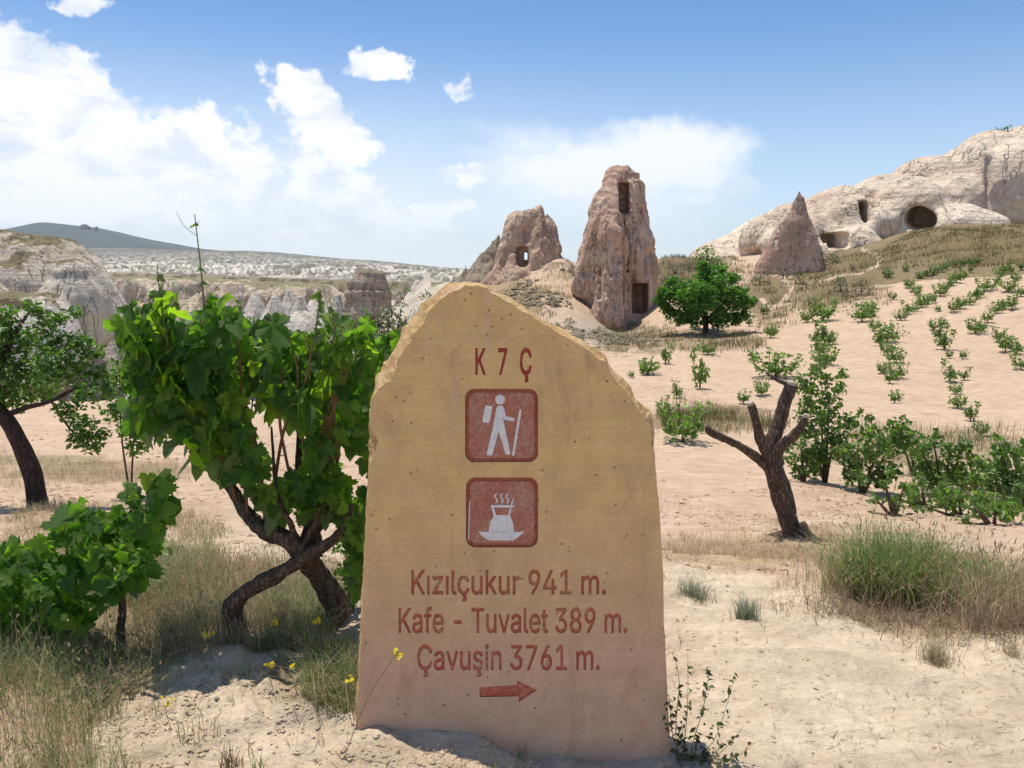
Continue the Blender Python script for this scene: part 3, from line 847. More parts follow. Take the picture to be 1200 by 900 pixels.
# --- lone cone with a window near its left edge
Y3 = 85.0
def f_cone(X, Y, Z):
    g = rcone(X, Y, Z, W(937, 221, Y3), W(924, 335, Y3), 0.22, 3.5, 0.5)
    g = smin(g, rcone(X, Y, Z, W(920, 262, Y3), W(888, 325, Y3), 0.35, 0.8), 1.6)
    g = smin(g, rcone(X, Y, Z, W(939, 234, Y3), W(949, 330, Y3), 0.4, 2.0), .5)
    g = band_noise(g, X, Y, Z, lambda x, y, z: 0.16*fbm(x*.35, y*.35, z*.25, 3, 71)+0.10*np.abs(fbm(x*1.1, y*1.1, z*.7, 4, 72, 0.6)), 1.2)
    p0, p1 = at(910.5, 283, Y3-6), at(910.5, 283, Y3+8)          # the opening runs right through, roughly towards the track
    g = smax(g, -rcone(X, Y, Z, (p0.x, p0.y, p0.z), (p1.x, p1.y, p1.z), .26, .26), 0.05)
    g = smax(g, -rcone(X, Y, Z, (p0.x, p0.y, p0.z-.45), (p1.x, p1.y, p1.z-.45), .28, .28), 0.05)
    return g
a_ = W(870, 334, Y3); b_ = W(975, 210, Y3)
o = rock('fairy_chimney', f_cone, (a_[0], Y3-4, a_[2]), (b_[0], Y3+4.5, b_[2]), 0.14, pinkR, W(930, 315, Y3))
tag(o, 'lone pointed rock cone with a small window by its pale left edge', 'rock formation')

# --- smooth pale hill on the right with caves
Y4 = 125.0
sil = [(755, 345), (785, 322), (815, 300), (828, 290), (839, 284), (883, 260), (912, 249), (956, 236), (988, 218), (1022, 216), (1054, 196), (1099, 183), (1121, 179), (1162, 162), (1187, 150), (1215, 147), (1300, 132), (1400, 128), (1500, 140)]
sx = np.array([W(a, b, Y4+14)[0] for a, b in sil]); sz = np.array([W(a, b, Y4+14)[2] for a, b in sil])
def f_hill(X, Y, Z):
    top = np.interp(X[:, 0, 0], sx, sz)[:, None, None]
    base_z = -6.0
    H = np.maximum(top-base_z, 1)
    yc = Y4+14
    # parabolic ridge: full height at yc, falling towards the viewer
    d = (Y-yc)
    ff = np.clip(-d/24.0, 0, 1.4); fb = np.clip(d/40.0, 0, 1.4)
    prof = base_z + H*np.where(d < 0, 1-ff**1.9, 1-fb**2)
    g = (Z-prof)*0.60
    lob = [((1062, 255, 119), (5.6, 7, 6.2)), ((1006, 268, 119), (5.5, 6, 5.0)), ((1000, 294, 113), (4.2, 4.5, 3.4)), ((1108, 255, 121), (6.0, 6, 6.5)),
           ((1125, 272, 113), (7.5, 5, 4.2)), ((1190, 235, 122), (6.0, 7, 10)), ((950, 292, 120), (8, 6, 5)), ((1138, 235, 124), (3.5, 6, 9)), ((1090, 222, 128), (6, 7, 5)), ((1035, 238, 127), (5.5, 7, 4.5)), ((1160, 205, 130), (6, 7, 7)), ((975, 262, 126), (5, 6, 5)), ((905, 282, 126), (5, 6, 4)), ((930, 272, 128), (4, 6, 4)),
           ((1260, 235, 120), (8, 8, 13)), ((1340, 235, 118), (9, 8, 14))]
    for (c, rr) in lob:
        g = smin(g, ell(X, Y, Z, W(*c), rr), 0.8)
    def nz(x, y, z):
        # diagonal sheeting: bands dipping to the left
        q = z*0.8 - x*0.42
        sheet = np.abs(fbm(q*0.30, x*0.03, y*0.05, 3, 81))
        return 0.7*fbm(x*.09, y*.09, z*.09, 3, 82)-0.55*(0.4-sheet)+0.14*np.abs(fbm(x*.3, y*.3, z*.2, 3, 83, .5))
    g = band_noise(g, X, Y, Z, nz, 3.0)
    # vertical crease
    g = smax(g, -rcone(X, Y, Z, W(1163, 185, 119), W(1164, 262, 114), 0.55, 0.8, 3.0), 0.35)
    # cave mouths
    g = smax(g, -rcone(X, Y, Z, W(1070, 257, 108.5), W(1080, 253, 119), 1.8, 1.5), 0.4)
    g = smax(g, -rcone(X, Y, Z, W(1083, 261, 109), W(1086, 256, 118), 1.6, 1.3), 0.4)
    g = smax(g, -box(X, Y, Z, W(1027, 246, 111), (0.7, 9.5, 1.6), .4), 0.2)
    g = smax(g, -box(X, Y, Z, W(1033, 230, 113), (0.45, 8.5, 1.8), .4), 0.2)
    g = smax(g, -box(X, Y, Z, W(994, 281, 108), (1.15, 9.5, 1.1), .12), 0.12)
    g = smax(g, -ell(X, Y, Z, W(1125, 187, 134), (3.2, 3.0, 0.8)), 0.3)
    return g
xa = W(758, 300, Y4)[0]; xb = 118
o = rock('cave_hill', f_hill, (xa, Y4-20, -5.5), (xb, Y4+38, 34), 0.42, paleR, W(1060, 290, Y4))
tag(o, kind='structure')
# --- left bluff
Yb = 150.0
bs = [(-330, 262), (-200, 262), (-60, 268), (0, 272), (60, 276), (82, 292), (98, 312), (108, 330), (122, 352), (140, 385), (155, 420)]
bx = np.array([W(a, b, Yb+8)[0] for a, b in bs]); bz = np.array([W(a, b, Yb+8)[2] for a, b in bs])
def f_bluff(X, Y, Z):
    top = np.interp(X[:, 0, 0], bx, bz)[:, None, None]
    ft = np.clip((Yb+8-Y)/26.0, -0.6, 1.25)
    prof = top - (top+32)*np.where(ft > 0, ft**1.6*0.9, 0)
    g = (Z-prof)*0.55
    g = smin(g, ell(X, Y, Z, W(88, 365, Yb-8), (5.5, 8, 9.5)), 2.0)
    g = smin(g, ell(X, Y, Z, W(30, 400, Yb-16), (9.5, 7, 8.5)), 2.0)
    g = smin(g, ell(X, Y, Z, W(-60, 380, Yb-14), (12, 8, 10)), 2.0)
    def nz(x, y, z):
        cliff = sst(z, 4.5, 1.5)
        return cliff*(0.75*np.abs(fbm(x*.16+z*.05, y*.16, z*.05, 4, 91, .55))+0.3*fbm(x*.05, y*.05, z*.45, 3, 94))+0.4*fbm(x*.1, y*.1, z*.1, 3, 92)+0.12*fbm(x*.7, y*.7, z*.7, 3, 93)-0.4*cliff
    g = band_noise(g, X, Y, Z, nz, 4.0)
    g = smax(g, -rcone(X, Y, Z, W(122, 345, Yb-6), W(142, 430, Yb-14), 0.5, 1.2), 0.9) if False else g
    return g
o = rock('canyon_bluff', f_bluff, (-150, Yb-20, -30), (W(170, 400, Yb)[0], Yb+16, 12), 0.55, bluffR, W(60, 400, Yb))
tag(o, kind='structure')
# --- fluted canyon wall
Yw = 310.0
def f_wall(X, Y, Z):
    wob = 9*vnoise(X[:, 0, 0]*0.028+3, 0*X[:, 0, 0], None, 101)[:, None, None]
    top = np.interp(X[:, 0, 0], [-230, -165, -130, -100, -75, -52, -30, -10], [-1.2, -1.6, -2.2, -3.6, -5.6, -8.0, -9.0, -9.0])[:, None, None]
    slope = 0.62
    face = (Yw+wob + (Z-top)*slope*1.2) - Y
    g = smax(face*0.7, Z-top, 1.5)
    def nz(x, y, z):
        a = np.abs(vnoise(x*.17+z*.02, y*.03, z*.02, 111))
        b = np.abs(vnoise(x*.07, y*.04, z*.03, 112))
        c_ = np.abs(fbm(x*.35, y*.1, z*.05, 3, 113, .6))
        dn = sst(z, -1.5, -9)
        return dn*(-6.5*(a-.32)-6.0*(b-.3)-2.8*(c_-.35)) + 0.35*fbm(x*.3, y*.3, z*.2, 3, 114)
    g = band_noise(g, X, Y, Z, nz, 8.0)
    # big round pale buttress
    g = smin(g, rcone(X, Y, Z, (W(266, 340, Yw-9)[0], Yw-3, -7.5), (W(266, 340, Yw-9)[0], Yw-12, -34), 5.2, 8.5), 1.0)
    return g
o = rock('canyon_wall', f_wall, (-232, Yw-42, -36), (-8, Yw+22, 1.5), 0.85, wallR, (-120, Yw, -30))
tag(o, kind='structure')
# --- brown butte
Y5 = 140.0
def f_butte(X, Y, Z):
    g = rcone(X, Y, Z, W(431, 341, Y5), W(430, 392, Y5), 3.9, 5.0)
    g = smin(g, rcone(X, Y, Z, W(424, 318, Y5), W(420, 360, Y5), 0.7, 3.0), .5)
    g = smin(g, rcone(X, Y, Z, W(446, 323, Y5), W(447, 360, Y5), 0.9, 2.2), .5)
    return band_noise(g, X, Y, Z, lambda x, y, z: 0.5*fbm(x*.25, y*.25, z*.15, 3, 121)+0.4*fbm(x*.1, y*.1, z*1.1, 3, 123)+0.45*np.abs(fbm(x*.7, y*.7, z*.35, 4, 122, .6)), 2.2)
a_ = W(385, 395, Y5); b_ = W(478, 304, Y5)
o = rock('rock_butte', f_butte, (a_[0], Y5-6, a_[2]), (b_[0], Y5+6, b_[2]), 0.2, brownR, W(430, 388, Y5))
tag(o, 'squat brown layered butte with a jagged top standing in the canyon', 'rock formation')
# --- white tuff cones and domes round it
def wcone(px, top, bot, wpx, Y, seed, label, dome=False, lean=0, mat=None):
    ax_ = W(px+lean, top, Y); bx_ = W(px, bot+6, Y)
    w = wpx*Y/FPX*(0.5 if dome else 0.8)
    def f(X, Yy, Z):
        if dome: g = ell(X, Yy, Z, (bx_[0]*.5+ax_[0]*.5, Y, bx_[2]), (w*1.05, w*1.05, ax_[2]-bx_[2]))
        else: g = rcone(X, Yy, Z, (ax_[0], Y, ax_[2]-w*.22), (bx_[0], Y, bx_[2]), w*0.2, w)
        return band_noise(g, X, Yy, Z, lambda x, y, z: w*(0.07*fbm(x/w, y/w, z/w*.6, 3, seed)+0.07*np.abs(fbm(x*3/w, y*3/w, z*.8/w, 4, seed+3, .6))), w*.5)
    o = rock('tuff_cone' if not dome else 'tuff_dome', f, (bx_[0]-w*1.35, Y-w*1.3, bx_[2]-.3), (bx_[0]+w*1.35, Y+w*1.3, ax_[2]+w*.4), w*2.6/38, mat or whiteR, bx_)
    tag(o, label, 'rock formation'); return o
wcone(391, 343, 398, 34, 150, 201, 'bright white pointed tuff cone just left of the brown butte', lean=5)
wcone(353, 364, 402, 58, 160, 202, 'broad white tuff dome left of the pointed white cone', True)
wcone(352, 346, 385, 26, 200, 203, 'small white cone rising behind the broad white dome')
wcone(322, 345, 385, 34, 230, 204, 'pale fluted cone at the left end of the white cones')
wcone(373, 352, 385, 22, 215, 205, 'slim white cone between the broad dome and the pointed cone')
wcone(300, 340, 380, 30, 262, 206, 'pinkish cone against the foot of the fluted canyon wall')
wcone(338, 338, 372, 22, 270, 207, 'faint far cone below the plateau edge, above the broad dome')
wcone(372, 338, 372, 30, 265, 208, 'faint far cone below the plateau edge, above the pointed cone')
wcone(432, 382, 425, 96, 105, 209, 'low white tuff dome just above the vine, below the butte', True)
wcone(500, 351, 385, 46, 100, 210, 'low pink-white dome right of the butte, at the marker shoulder', True)
wcone(489, 328, 352, 26, 170, 211, 'white hump with a dark cleft right of the butte')
wcone(505, 335, 360, 30, 140, 212, 'small brownish hump close to the marker top', True, mat=greyR)
wcone(470, 345, 385, 22, 125, 213, 'dark grey rock lump touching the right side of the butte', True, mat=brownR)
wcone(476, 330, 360, 36, 190, 214, 'scrubby far hump behind the dark rock lump', True, mat=greyR)
wcone(62, 366, 420, 60, 118, 215, 'white rounded dome low on the left in front of the bluff', True)
wcone(20, 362, 420, 74, 116, 216, 'wide chalky dome at the left edge of the photo', True)
# far outcrop on the blue mountain
def f_castle(X, Y, Z):
    b = W(100, 276, 7000)
    g = rcone(X, Y, Z, W(100, 268, 7000), b, 46, 70)
    g = smin(g, rcone(X, Y, Z, W(113, 267, 7000), W(113, 276, 7000), 16, 30), 8)
    return band_noise(g, X, Y, Z, lambda x, y, z: 12*np.abs(fbm(x*.03, y*.03, z*.03, 3, 131)), 60)
a_ = W(84, 284, 7000); b_ = W(124, 257, 7000)
greyfar = mat_rock('far_grey_rock', (0.14, 0.12, 0.10), (0.2, 0.17, 0.14), (0.28, 0.25, 0.21), 0.02, 0.2)
o = rock('rock_outcrop', f_castle, (a_[0], 6920, a_[2]), (b_[0], 7090, b_[2]), 5.0, greyfar, W(100, 276, 7000))
tag(o, 'distant castle-like rock outcrop on the blue mountain ridge', 'rock outcrop')

# ------------------------------------------------------------------ stone waymarker
LEAN = math.radians(7.0)
SB = Vector((0, 2.33, -0.005))
_Ri = Matrix.Rotation(LEAN, 3, 'X')            # world -> local
def loc2(px, py):
    c = _Ri @ (Vector((0, 0, CAM_H)) - SB); d = _Ri @ Vector(dirw(px, py))
    k = -c.y/d.y; p = c + d*k; return (p.x, p.z)
marker = thing('stone_waymarker', 'tall tan sandstone trail marker with red carved lettering and two pictograms', 'trail sign', SB)
marker.rotation_euler = (-LEAN, 0, 0)
def mat_stone():
    m, t, b, o = new_mat('tan_sandstone')
    v = obj_vec(t); c_ = t.new('ShaderNodeTexCoord'); sp = t.new('ShaderNodeSeparateXYZ'); t.link(c_.outputs['Object'], sp.inputs[0])
    big = t.noise(v, 2.2, 5, 0.6, 0.4)
    h = t.math('ADD', sp.outputs[2], t.math('MULTIPLY', t.math('SUBTRACT', big, 0.5), 0.45))
    c = t.mix(t.smooth(h, 0.15, 0.85), (0.58, 0.365, 0.245), (0.69, 0.45, 0.20))
    c = t.mix(t.smooth(t.noise(obj_vec(t, (1.5, 1.5, 7)), 2.0, 5, 0.6, 0.3), 0.45, 0.75, 0, 0.30), c, (0.50, 0.36, 0.22))
    fine = t.noise(v, 70, 6, 0.7); g = t.smooth(fine, 0.25, 0.75, 0.92, 1.07)
    c = t.mix(1.0, c, t.comb(g, g, g), 'MULTIPLY')
    mid = t.noise(v, 9, 5, 0.65); g2 = t.smooth(mid, 0.3, 0.7, 0.90, 1.08)
    c = t.mix(1.0, c, t.comb(g2, g2, g2), 'MULTIPLY')
    stn = t.noise(obj_vec(t, (3.2, 3.2, 0.9)), 2.6, 6, 0.7, 0.6)
    c = t.mix(t.smooth(stn, 0.54, 0.70, 0, 0.38), c, (0.33, 0.20, 0.115))
    splash = t.math('MULTIPLY', t.smooth(sp.outputs[2], 0.30, 0.02), t.smooth(t.noise(v, 14, 5, 0.7), 0.40, 0.62))
    c = t.mix(t.math('MULTIPLY', splash, 0.5), c, (0.58, 0.43, 0.31))
    # pits
    vo = t.new('ShaderNodeTexVoronoi'); vo.inputs['Scale'].default_value = 29.5; t.link(v, vo.inputs['Vector'])
    sel = t.math('GREATER_THAN', t.noise(v, 8, 2, 0.5), 0.50)
    pit = t.math('MULTIPLY', t.smooth(vo.outputs['Distance'], 0.13, 0.07), sel)
    c = t.mix(t.math('MULTIPLY', pit, 0.65), c, (0.13, 0.08, 0.05))
    # pale scrapes near the top left
    sc = t.noise(obj_vec(t, (9, 1, 1.3)), 2.2, 4, 0.6, 0.1)
    area = t.math('MULTIPLY', t.smooth(sp.outputs[2], 0.85, 1.05), t.smooth(sp.outputs[0], 0.02, -0.1))
    c = t.mix(t.math('MULTIPLY', t.math('MULTIPLY', t.smooth(sc, 0.56, 0.66), area), 0.30), c, (0.62, 0.47, 0.38))
    t.link(c, b.inputs['Base Color'])
    saw = t.noise(obj_vec(t, (0.8, 1, 26)), 3.0, 3, 0.6, 0.3)
    mid = t.math('ADD', mid, t.math('MULTIPLY', saw, 0.55))
    bh = t.math('ADD', t.math('MULTIPLY', fine, 0.4), t.math('ADD', mid, t.math('MULTIPLY', pit, -2.0)))
    bump(t, b, bh, 0.55, 0.008)
    return m
def mat_break():
    m, t, b, o = new_mat('broken_sandstone_edge')
    v = obj_vec(t); n = t.noise(v, 22, 7, 0.7); n2 = t.noise(v, 5, 3, 0.5)
    c = t.ramp(n, [(0.35, (0.40, 0.22, 0.09)), (0.52, (0.60, 0.40, 0.18)), (0.68, (0.70, 0.54, 0.32))])
    c = t.mix(t.smooth(n2, 0.5, 0.7, 0, .5), c, (0.62, 0.40, 0.26))
    t.link(c, b.inputs['Base Color']); bump(t, b, n, 0.9, 0.02); return m
def mat_paint(name, c, fade, stone=(0.42, 0.27, 0.17), thr=(0.42, 0.62), sc=16):
    m, t, b, o = new_mat(name)
    v = obj_vec(t); n = t.noise(v, sc, 6, 0.7, 0.2); f = t.noise(v, 90, 4, 0.6)
    k = t.math('ADD', t.math('MULTIPLY', n, .7), t.math('MULTIPLY', f, .3))
    col = t.mix(t.math('MULTIPLY', t.smooth(k, *thr), fade), c, stone)
    g = t.smooth(f, 0.3, 0.7, 0.85, 1.12)
    col = t.mix(1.0, col, t.comb(g, g, g), 'MULTIPLY')
    t.link(col, b.inputs['Base Color']); b.inputs['Roughness'].default_value = 0.75
    bump(t, b, k, 0.3, 0.004); return m
M_stone, M_break = mat_stone(), mat_break()
M_red = mat_paint('faded_red_paint', (0.42, 0.10, 0.062), 0.6, (0.50, 0.31, 0.19), (0.42, 0.66))
M_red2 = mat_paint('dark_red_paint', (0.37, 0.055, 0.04), 0.2)
M_panel = mat_paint('worn_red_panel_paint', (0.40, 0.145, 0.095), 0.75, (0.46, 0.26, 0.19), (0.38, 0.66), 11)
M_prim = mat_paint('dark_panel_border', (0.33, 0.08, 0.05), 0.5, (0.38, 0.18, 0.12))
M_white = mat_paint('dull_white_paint', (0.72, 0.70, 0.70), 0.25, (0.60, 0.50, 0.46))

OUT = [(412, 905), (412, 862), (414, 820), (417, 780), (419, 745), (421, 700), (424, 650), (426, 600), (429, 550), (430, 515), (429, 492), (431, 470), (436, 452), (445, 433), (453, 417),
       (460, 405), (468, 390), (477, 375), (487, 361), (499, 350), (509, 342), (520, 334), (532, 330), (545, 328), (558, 330), (572, 333), (581, 339), (594, 348), (606, 353), (620, 362), (636, 372), (651, 381),
       (666, 390), (681, 398), (694, 405), (706, 413), (714, 420), (722, 433), (733, 446), (741, 455), (747, 467), (756, 476), (766, 484), (769, 498), (769, 520), (771, 560), (775, 600), (777, 640),
       (779, 680), (780, 730), (783, 790), (786, 850), (789, 905)]
INN = [(419, 905), (420, 862), (420, 822), (422, 780), (424, 745), (425, 700), (428, 650), (430, 600), (433, 550), (441, 517), (435, 500), (436, 470), (443, 455), (458, 445), (465, 432),
       (466, 422), (479, 405), (484, 392), (496, 378), (502, 363), (513, 353), (526, 343), (536, 339), (545, 334), (558, 334), (570, 337), (578, 344), (590, 353), (603, 359), (617, 367), (633, 377), (647, 387),
       (662, 395), (676, 403), (690, 411), (701, 419), (708, 425), (716, 437), (727, 450), (736, 460), (744, 471), (750, 484), (757, 492), (762, 505), (765, 522), (769, 560), (773, 600), (775, 640),
       (777, 680), (778, 730), (781, 790), (784, 850), (787, 905)]
rs = np.random.default_rng(5)
def densify(A, B, step=0.009):
    A = np.array([loc2(*p) for p in A]); B = np.array([loc2(*p) for p in B]); oa, ob = [], []
    for i in range(len(A)-1):
        k = max(1, int(np.linalg.norm(A[i+1]-A[i])/step))
        for j in range(k):
            t = j/k; oa.append(A[i]*(1-t)+A[i+1]*t); ob.append(B[i]*(1-t)+B[i+1]*t)
    oa.append(A[-1]); ob.append(B[-1]); return np.array(oa), np.array(ob)
oa, ob = densify(OUT, INN)
k = len(oa); s_ = np.arange(k)*0.009
hgt = oa[:, 1]; rough = np.where(hgt > 0.95, 1.0, 0.35)
wid = np.linalg.norm(oa-ob, axis=1)
nrm = (oa-ob)/(wid[:, None]+1e-6)
oa = oa + nrm*(rough*0.0045*fbm(s_*25, s_*0, oct=4, seed=1))[:, None]
ob = ob + nrm*(rough*np.minimum(wid*.35, 0.004)*fbm(s_*30, s_*0+4, oct=4, seed=2))[:, None]
rings = []
rings.append(np.stack([ob[:, 0], np.zeros(k), ob[:, 1]], 1))
for q, (f, d) in enumerate(((0.30, 0.22), (0.62, 0.5), (0.85, 0.75))):
    p = ob*(1-f)+oa*f
    dep = 0.004 + (0.03+wid*0.5)*d
    jit = fbm(s_*22, s_*0+q*3, oct=4, seed=7+q, gain=.6)
    rings.append(np.stack([p[:, 0]+nrm[:, 0]*jit*0.3*wid, dep+jit*(0.003+wid*.12), p[:, 1]+nrm[:, 1]*jit*0.3*wid], 1))
rings.append(np.stack([oa[:, 0], 0.034+wid*0.5, oa[:, 1]], 1))
for d in (0.075, 0.11, 0.145):
    jit = fbm(s_*14, s_*0+d*60, oct=4, seed=17, gain=.6)*0.005*rough
    rings.append(np.stack([oa[:, 0]+nrm[:, 0]*jit, np.full(k, d)+jit, oa[:, 1]+nrm[:, 1]*jit], 1))
rings.append(np.stack([oa[:, 0]-nrm[:, 0]*.01, np.full(k, .16), oa[:, 1]-nrm[:, 1]*.01], 1))
bm = bmesh.new()
R = [[bm.verts.new(p) for p in ring] for ring in rings]
for a, b in zip(R[:-1], R[1:]):
    for i in range(k-1):
        f = bm.faces.new((a[i], b[i], b[i+1], a[i+1])); f.material_index = 1
bm.faces.new(R[-1][::-1])
bot = bm.faces.new([r[0] for r in R][::-1] + [r[-1] for r in R])
bmesh.ops.recalc_face_normals(bm, faces=bm.faces)
slab_bm = bm
slab = link('slab', bpy.data.meshes.new('slab'), marker)

def mesh2d(name, polys, d, mat, extr=0.0):
    """flat or thick figure from lists of outline points in photo pixels, on the marker's face"""
    bm = bmesh.new()
    for poly in polys:
        P = [loc2(*p) for p in poly]
        f = bm.faces.new([bm.verts.new((a, d, s)) for a, s in P])
        if extr:
            r = bmesh.ops.extrude_face_region(bm, geom=[f])
            for v in r['geom']:
                if isinstance(v, bmesh.types.BMVert): v.co.y += extr
    bmesh.ops.triangulate(bm, faces=[f for f in bm.faces if len(f.verts) > 4])
    bmesh.ops.recalc_face_normals(bm, faces=bm.faces)
    if not extr:
        for f in bm.faces:
            if f.normal.y > 0: f.normal_flip()
    me = bpy.data.meshes.new(name); bm.to_mesh(me); bm.free(); me.materials.append(mat); return me
def rrect(x0, y0, x1, y1, r, n=6):
    pts = []
    for cx, cy, a0 in ((x1-r, y1-r, 0), (x0+r, y1-r, 90), (x0+r, y0+r, 180), (x1-r, y0+r, 270)):
        for i in range(n+1):
            a = math.radians(a0+90*i/n); pts.append((cx+r*math.cos(a), cy+r*math.sin(a)))
    return pts
def circ(cx, cy, r, n=16): return [(cx+r*math.cos(2*math.pi*i/n), cy+r*math.sin(2*math.pi*i/n)) for i in range(n)]
def stroke(pts, w):
    L, Rr = [], []
    for i, p in enumerate(pts):
        a = pts[max(i-1, 0)]; b = pts[min(i+1, len(pts)-1)]
        dx_, dy_ = b[0]-a[0], b[1]-a[1]; l = math.hypot(dx_, dy_); nx, ny = -dy_/l*w/2, dx_/l*w/2
        L.append((p[0]+nx, p[1]+ny)); Rr.append((p[0]-nx, p[1]-ny))
    return L+Rr[::-1]
cut_edges = []          # outline segments (a, s, a2, s2) of everything carved into the face
def carve(me, depth):
    """sink a flat mesh to the carving depth and give it side walls up to the face"""
    bm = bmesh.new(); bm.from_mesh(me)
    bmesh.ops.remove_doubles(bm, verts=bm.verts, dist=1e-6)
    for v in bm.verts: v.co.y = depth
    ed = [e for e in bm.edges if len(e.link_faces) == 1]
    top = {}
    for e in ed:
        for v in e.verts:
            if v not in top: top[v] = bm.verts.new((v.co.x, 0.0, v.co.z))
        v1, v2 = e.verts
        bm.faces.new((v1, v2, top[v2], top[v1]))
        cut_edges.append((v1.co.x, v1.co.z, v2.co.x, v2.co.z))
    bmesh.ops.recalc_face_normals(bm, faces=bm.faces)
    fl = [f for f in bm.faces if all(abs(v.co.y-depth) < 1e-7 for v in f.verts)]
    if fl and sum(f.normal.y*f.calc_area() for f in fl) > 0: bmesh.ops.reverse_faces(bm, faces=bm.faces)
    bm.to_mesh(me); bm.free(); return me
P1 = (545, 455.5, 630.5, 541.5); P2 = (546, 559.5, 630.5, 641.5)
AR = [(562, 805.5), (606, 802.5), (606, 797.5), (629.5, 808.5), (608, 822.5), (608, 816), (562, 817)]
FONT = None
try:
    import os
    _fp = os.path.join(bpy.utils.resource_path('LOCAL'), 'datafiles', 'fonts', 'Inter.woff2')
    if os.path.exists(_fp): FONT = bpy.data.fonts.load(_fp)      # the typeface that ships with Blender; the default one serves otherwise
except Exception:
    FONT = None
from mathutils.geometry import delaunay_2d_cdt
def _outline(txt, spacing, bold):
    cu = bpy.data.curves.new('lettering', 'FONT'); cu.body = txt; cu.size = 1.0
    if FONT: cu.font = FONT
    cu.space_character = spacing; cu.resolution_u = 4; cu.fill_mode = 'NONE'
    o = bpy.data.objects.new('tmp', cu); COL.objects.link(o)
    dg = bpy.context.evaluated_depsgraph_get()
    me = bpy.data.meshes.new_from_object(o.evaluated_get(dg)); bpy.data.objects.remove(o)
    P = np.array([(v.co.x, v.co.y) for v in me.vertices]); E = []
    for e in me.edges:
        i, j = sorted(e.vertices); E.append((i, j) if j == i+1 else (j, i))
    # heavier strokes: push every outline point outwards
    area = sum(P[i][0]*P[j][1]-P[j][0]*P[i][1] for i, j in E); N = np.zeros_like(P)
    for i, j in E:
        d = P[j]-P[i]; l = np.hypot(*d)+1e-9; n = np.array([d[1], -d[0]])/l*(1 if area > 0 else -1); N[i] += n; N[j] += n
    l = np.linalg.norm(N, axis=1)[:, None]; N = N/(l+1e-9)
    return P+N*bold, E
def text_mesh(txt, x0, x1, base, cap, mat, spacing=1.0, bold=0.012):
    """flat lettering fitted between two photo columns; overlapping glyph outlines are merged by winding number"""
    P, E = _outline(txt, spacing, bold); K_, _ = _outline('K', 1.0, bold); caph = K_[:, 1].max()
    a0, s0 = loc2(x0, base); a1, _ = loc2(x1, base); _, s1 = loc2(x0, base-cap)
    xmin, xmax = P[:, 0].min(), P[:, 0].max()
    Q = np.stack([a0+(P[:, 0]-xmin)/(xmax-xmin)*(a1-a0), s0+P[:, 1]/caph*(s1-s0)], 1)
    vo, eo, fo, _, _, _ = delaunay_2d_cdt([Vector(q) for q in Q], E, [], 0, 1e-7)
    vo = np.array([tuple(v) for v in vo]); fo = np.array([f for f in fo if len(f) == 3]); cen = vo[fo].mean(1)
    w = np.zeros(len(cen), int)
    for i, j in E:
        (ax, ay), (bx_, by_) = Q[i], Q[j]
        if ay == by_: continue
        m = (cen[:, 1] > min(ay, by_)) & (cen[:, 1] <= max(ay, by_))
        xi = ax+(cen[:, 1]-ay)*(bx_-ax)/(by_-ay)
        w += np.where(m & (cen[:, 0] < xi), 1 if by_ > ay else -1, 0)
    fo = fo[w != 0]
    me = bpy.data.meshes.new('lettering'); me.from_pydata([(q[0], 0.0, q[1]) for q in vo], [], fo.tolist())
    bm = bmesh.new(); bm.from_mesh(me); bmesh.ops.delete(bm, geom=[v for v in bm.verts if not v.link_faces], context='VERTS')
    bm.to_mesh(me); bm.free(); me.materials.append(mat); return me
LINES = [('K 7 Ç', 557, 623, 438.5, 31, 1.25, M_red2, 0.022), ('Kızılçukur 941 m.', 482, 710, 696, 28.5, 1.0, M_red, 0.014),
         ('Kafe - Tuvalet 389 m.', 467, 735, 741, 29, 1.0, M_red, 0.014), ('Çavuşin 3761 m.', 489, 703, 784.5, 29, 1.0, M_red, 0.014)]
def characters(me):
    """split a flat line of text into one mesh per character (islands that overlap in x belong together)"""
    bm = bmesh.new(); bm.from_mesh(me); bm.faces.ensure_lookup_table()
    seen = set(); isl = []
    for f in bm.faces:
        if f in seen: continue
        st = [f]; seen.add(f); grp = []
        while st:
            g = st.pop(); grp.append(g)
            for v in g.verts:
                for h in v.link_faces:
                    if h not in seen: seen.add(h); st.append(h)
        xs = [v.co.x for g in grp for v in g.verts]; isl.append([min(xs), max(xs), grp])
    isl.sort(key=lambda q: q[0]); mg = []
    for q in isl:
        if mg and q[0] < mg[-1][1]-0.0015: mg[-1][1] = max(mg[-1][1], q[1]); mg[-1][2] += q[2]
        else: mg.append(q)
    out_ = []
    for q in mg:
        vs = {}; V = []; F = []
        for g in q[2]:
            f = []
            for v in g.verts:
                if v not in vs: vs[v] = len(V); V.append(v.co[:])
                f.append(vs[v])
            F.append(f)
        m_ = bpy.data.meshes.new('letter'); m_.from_pydata(V, [], F); m_.materials.append(me.materials[0]); out_.append(m_)
    bm.free(); return out_
for (s, x0, x1, b_, c_, sp_, mt, bo) in LINES:
    for m_ in characters(text_mesh(s, x0, x1, b_, c_, mt, sp_, bo)):
        link('carved_letter', carve(m_, 0.0028), marker)
link('carved_arrow', carve(mesh2d('carved_arrow', [AR], 0, M_red), 0.004), marker)
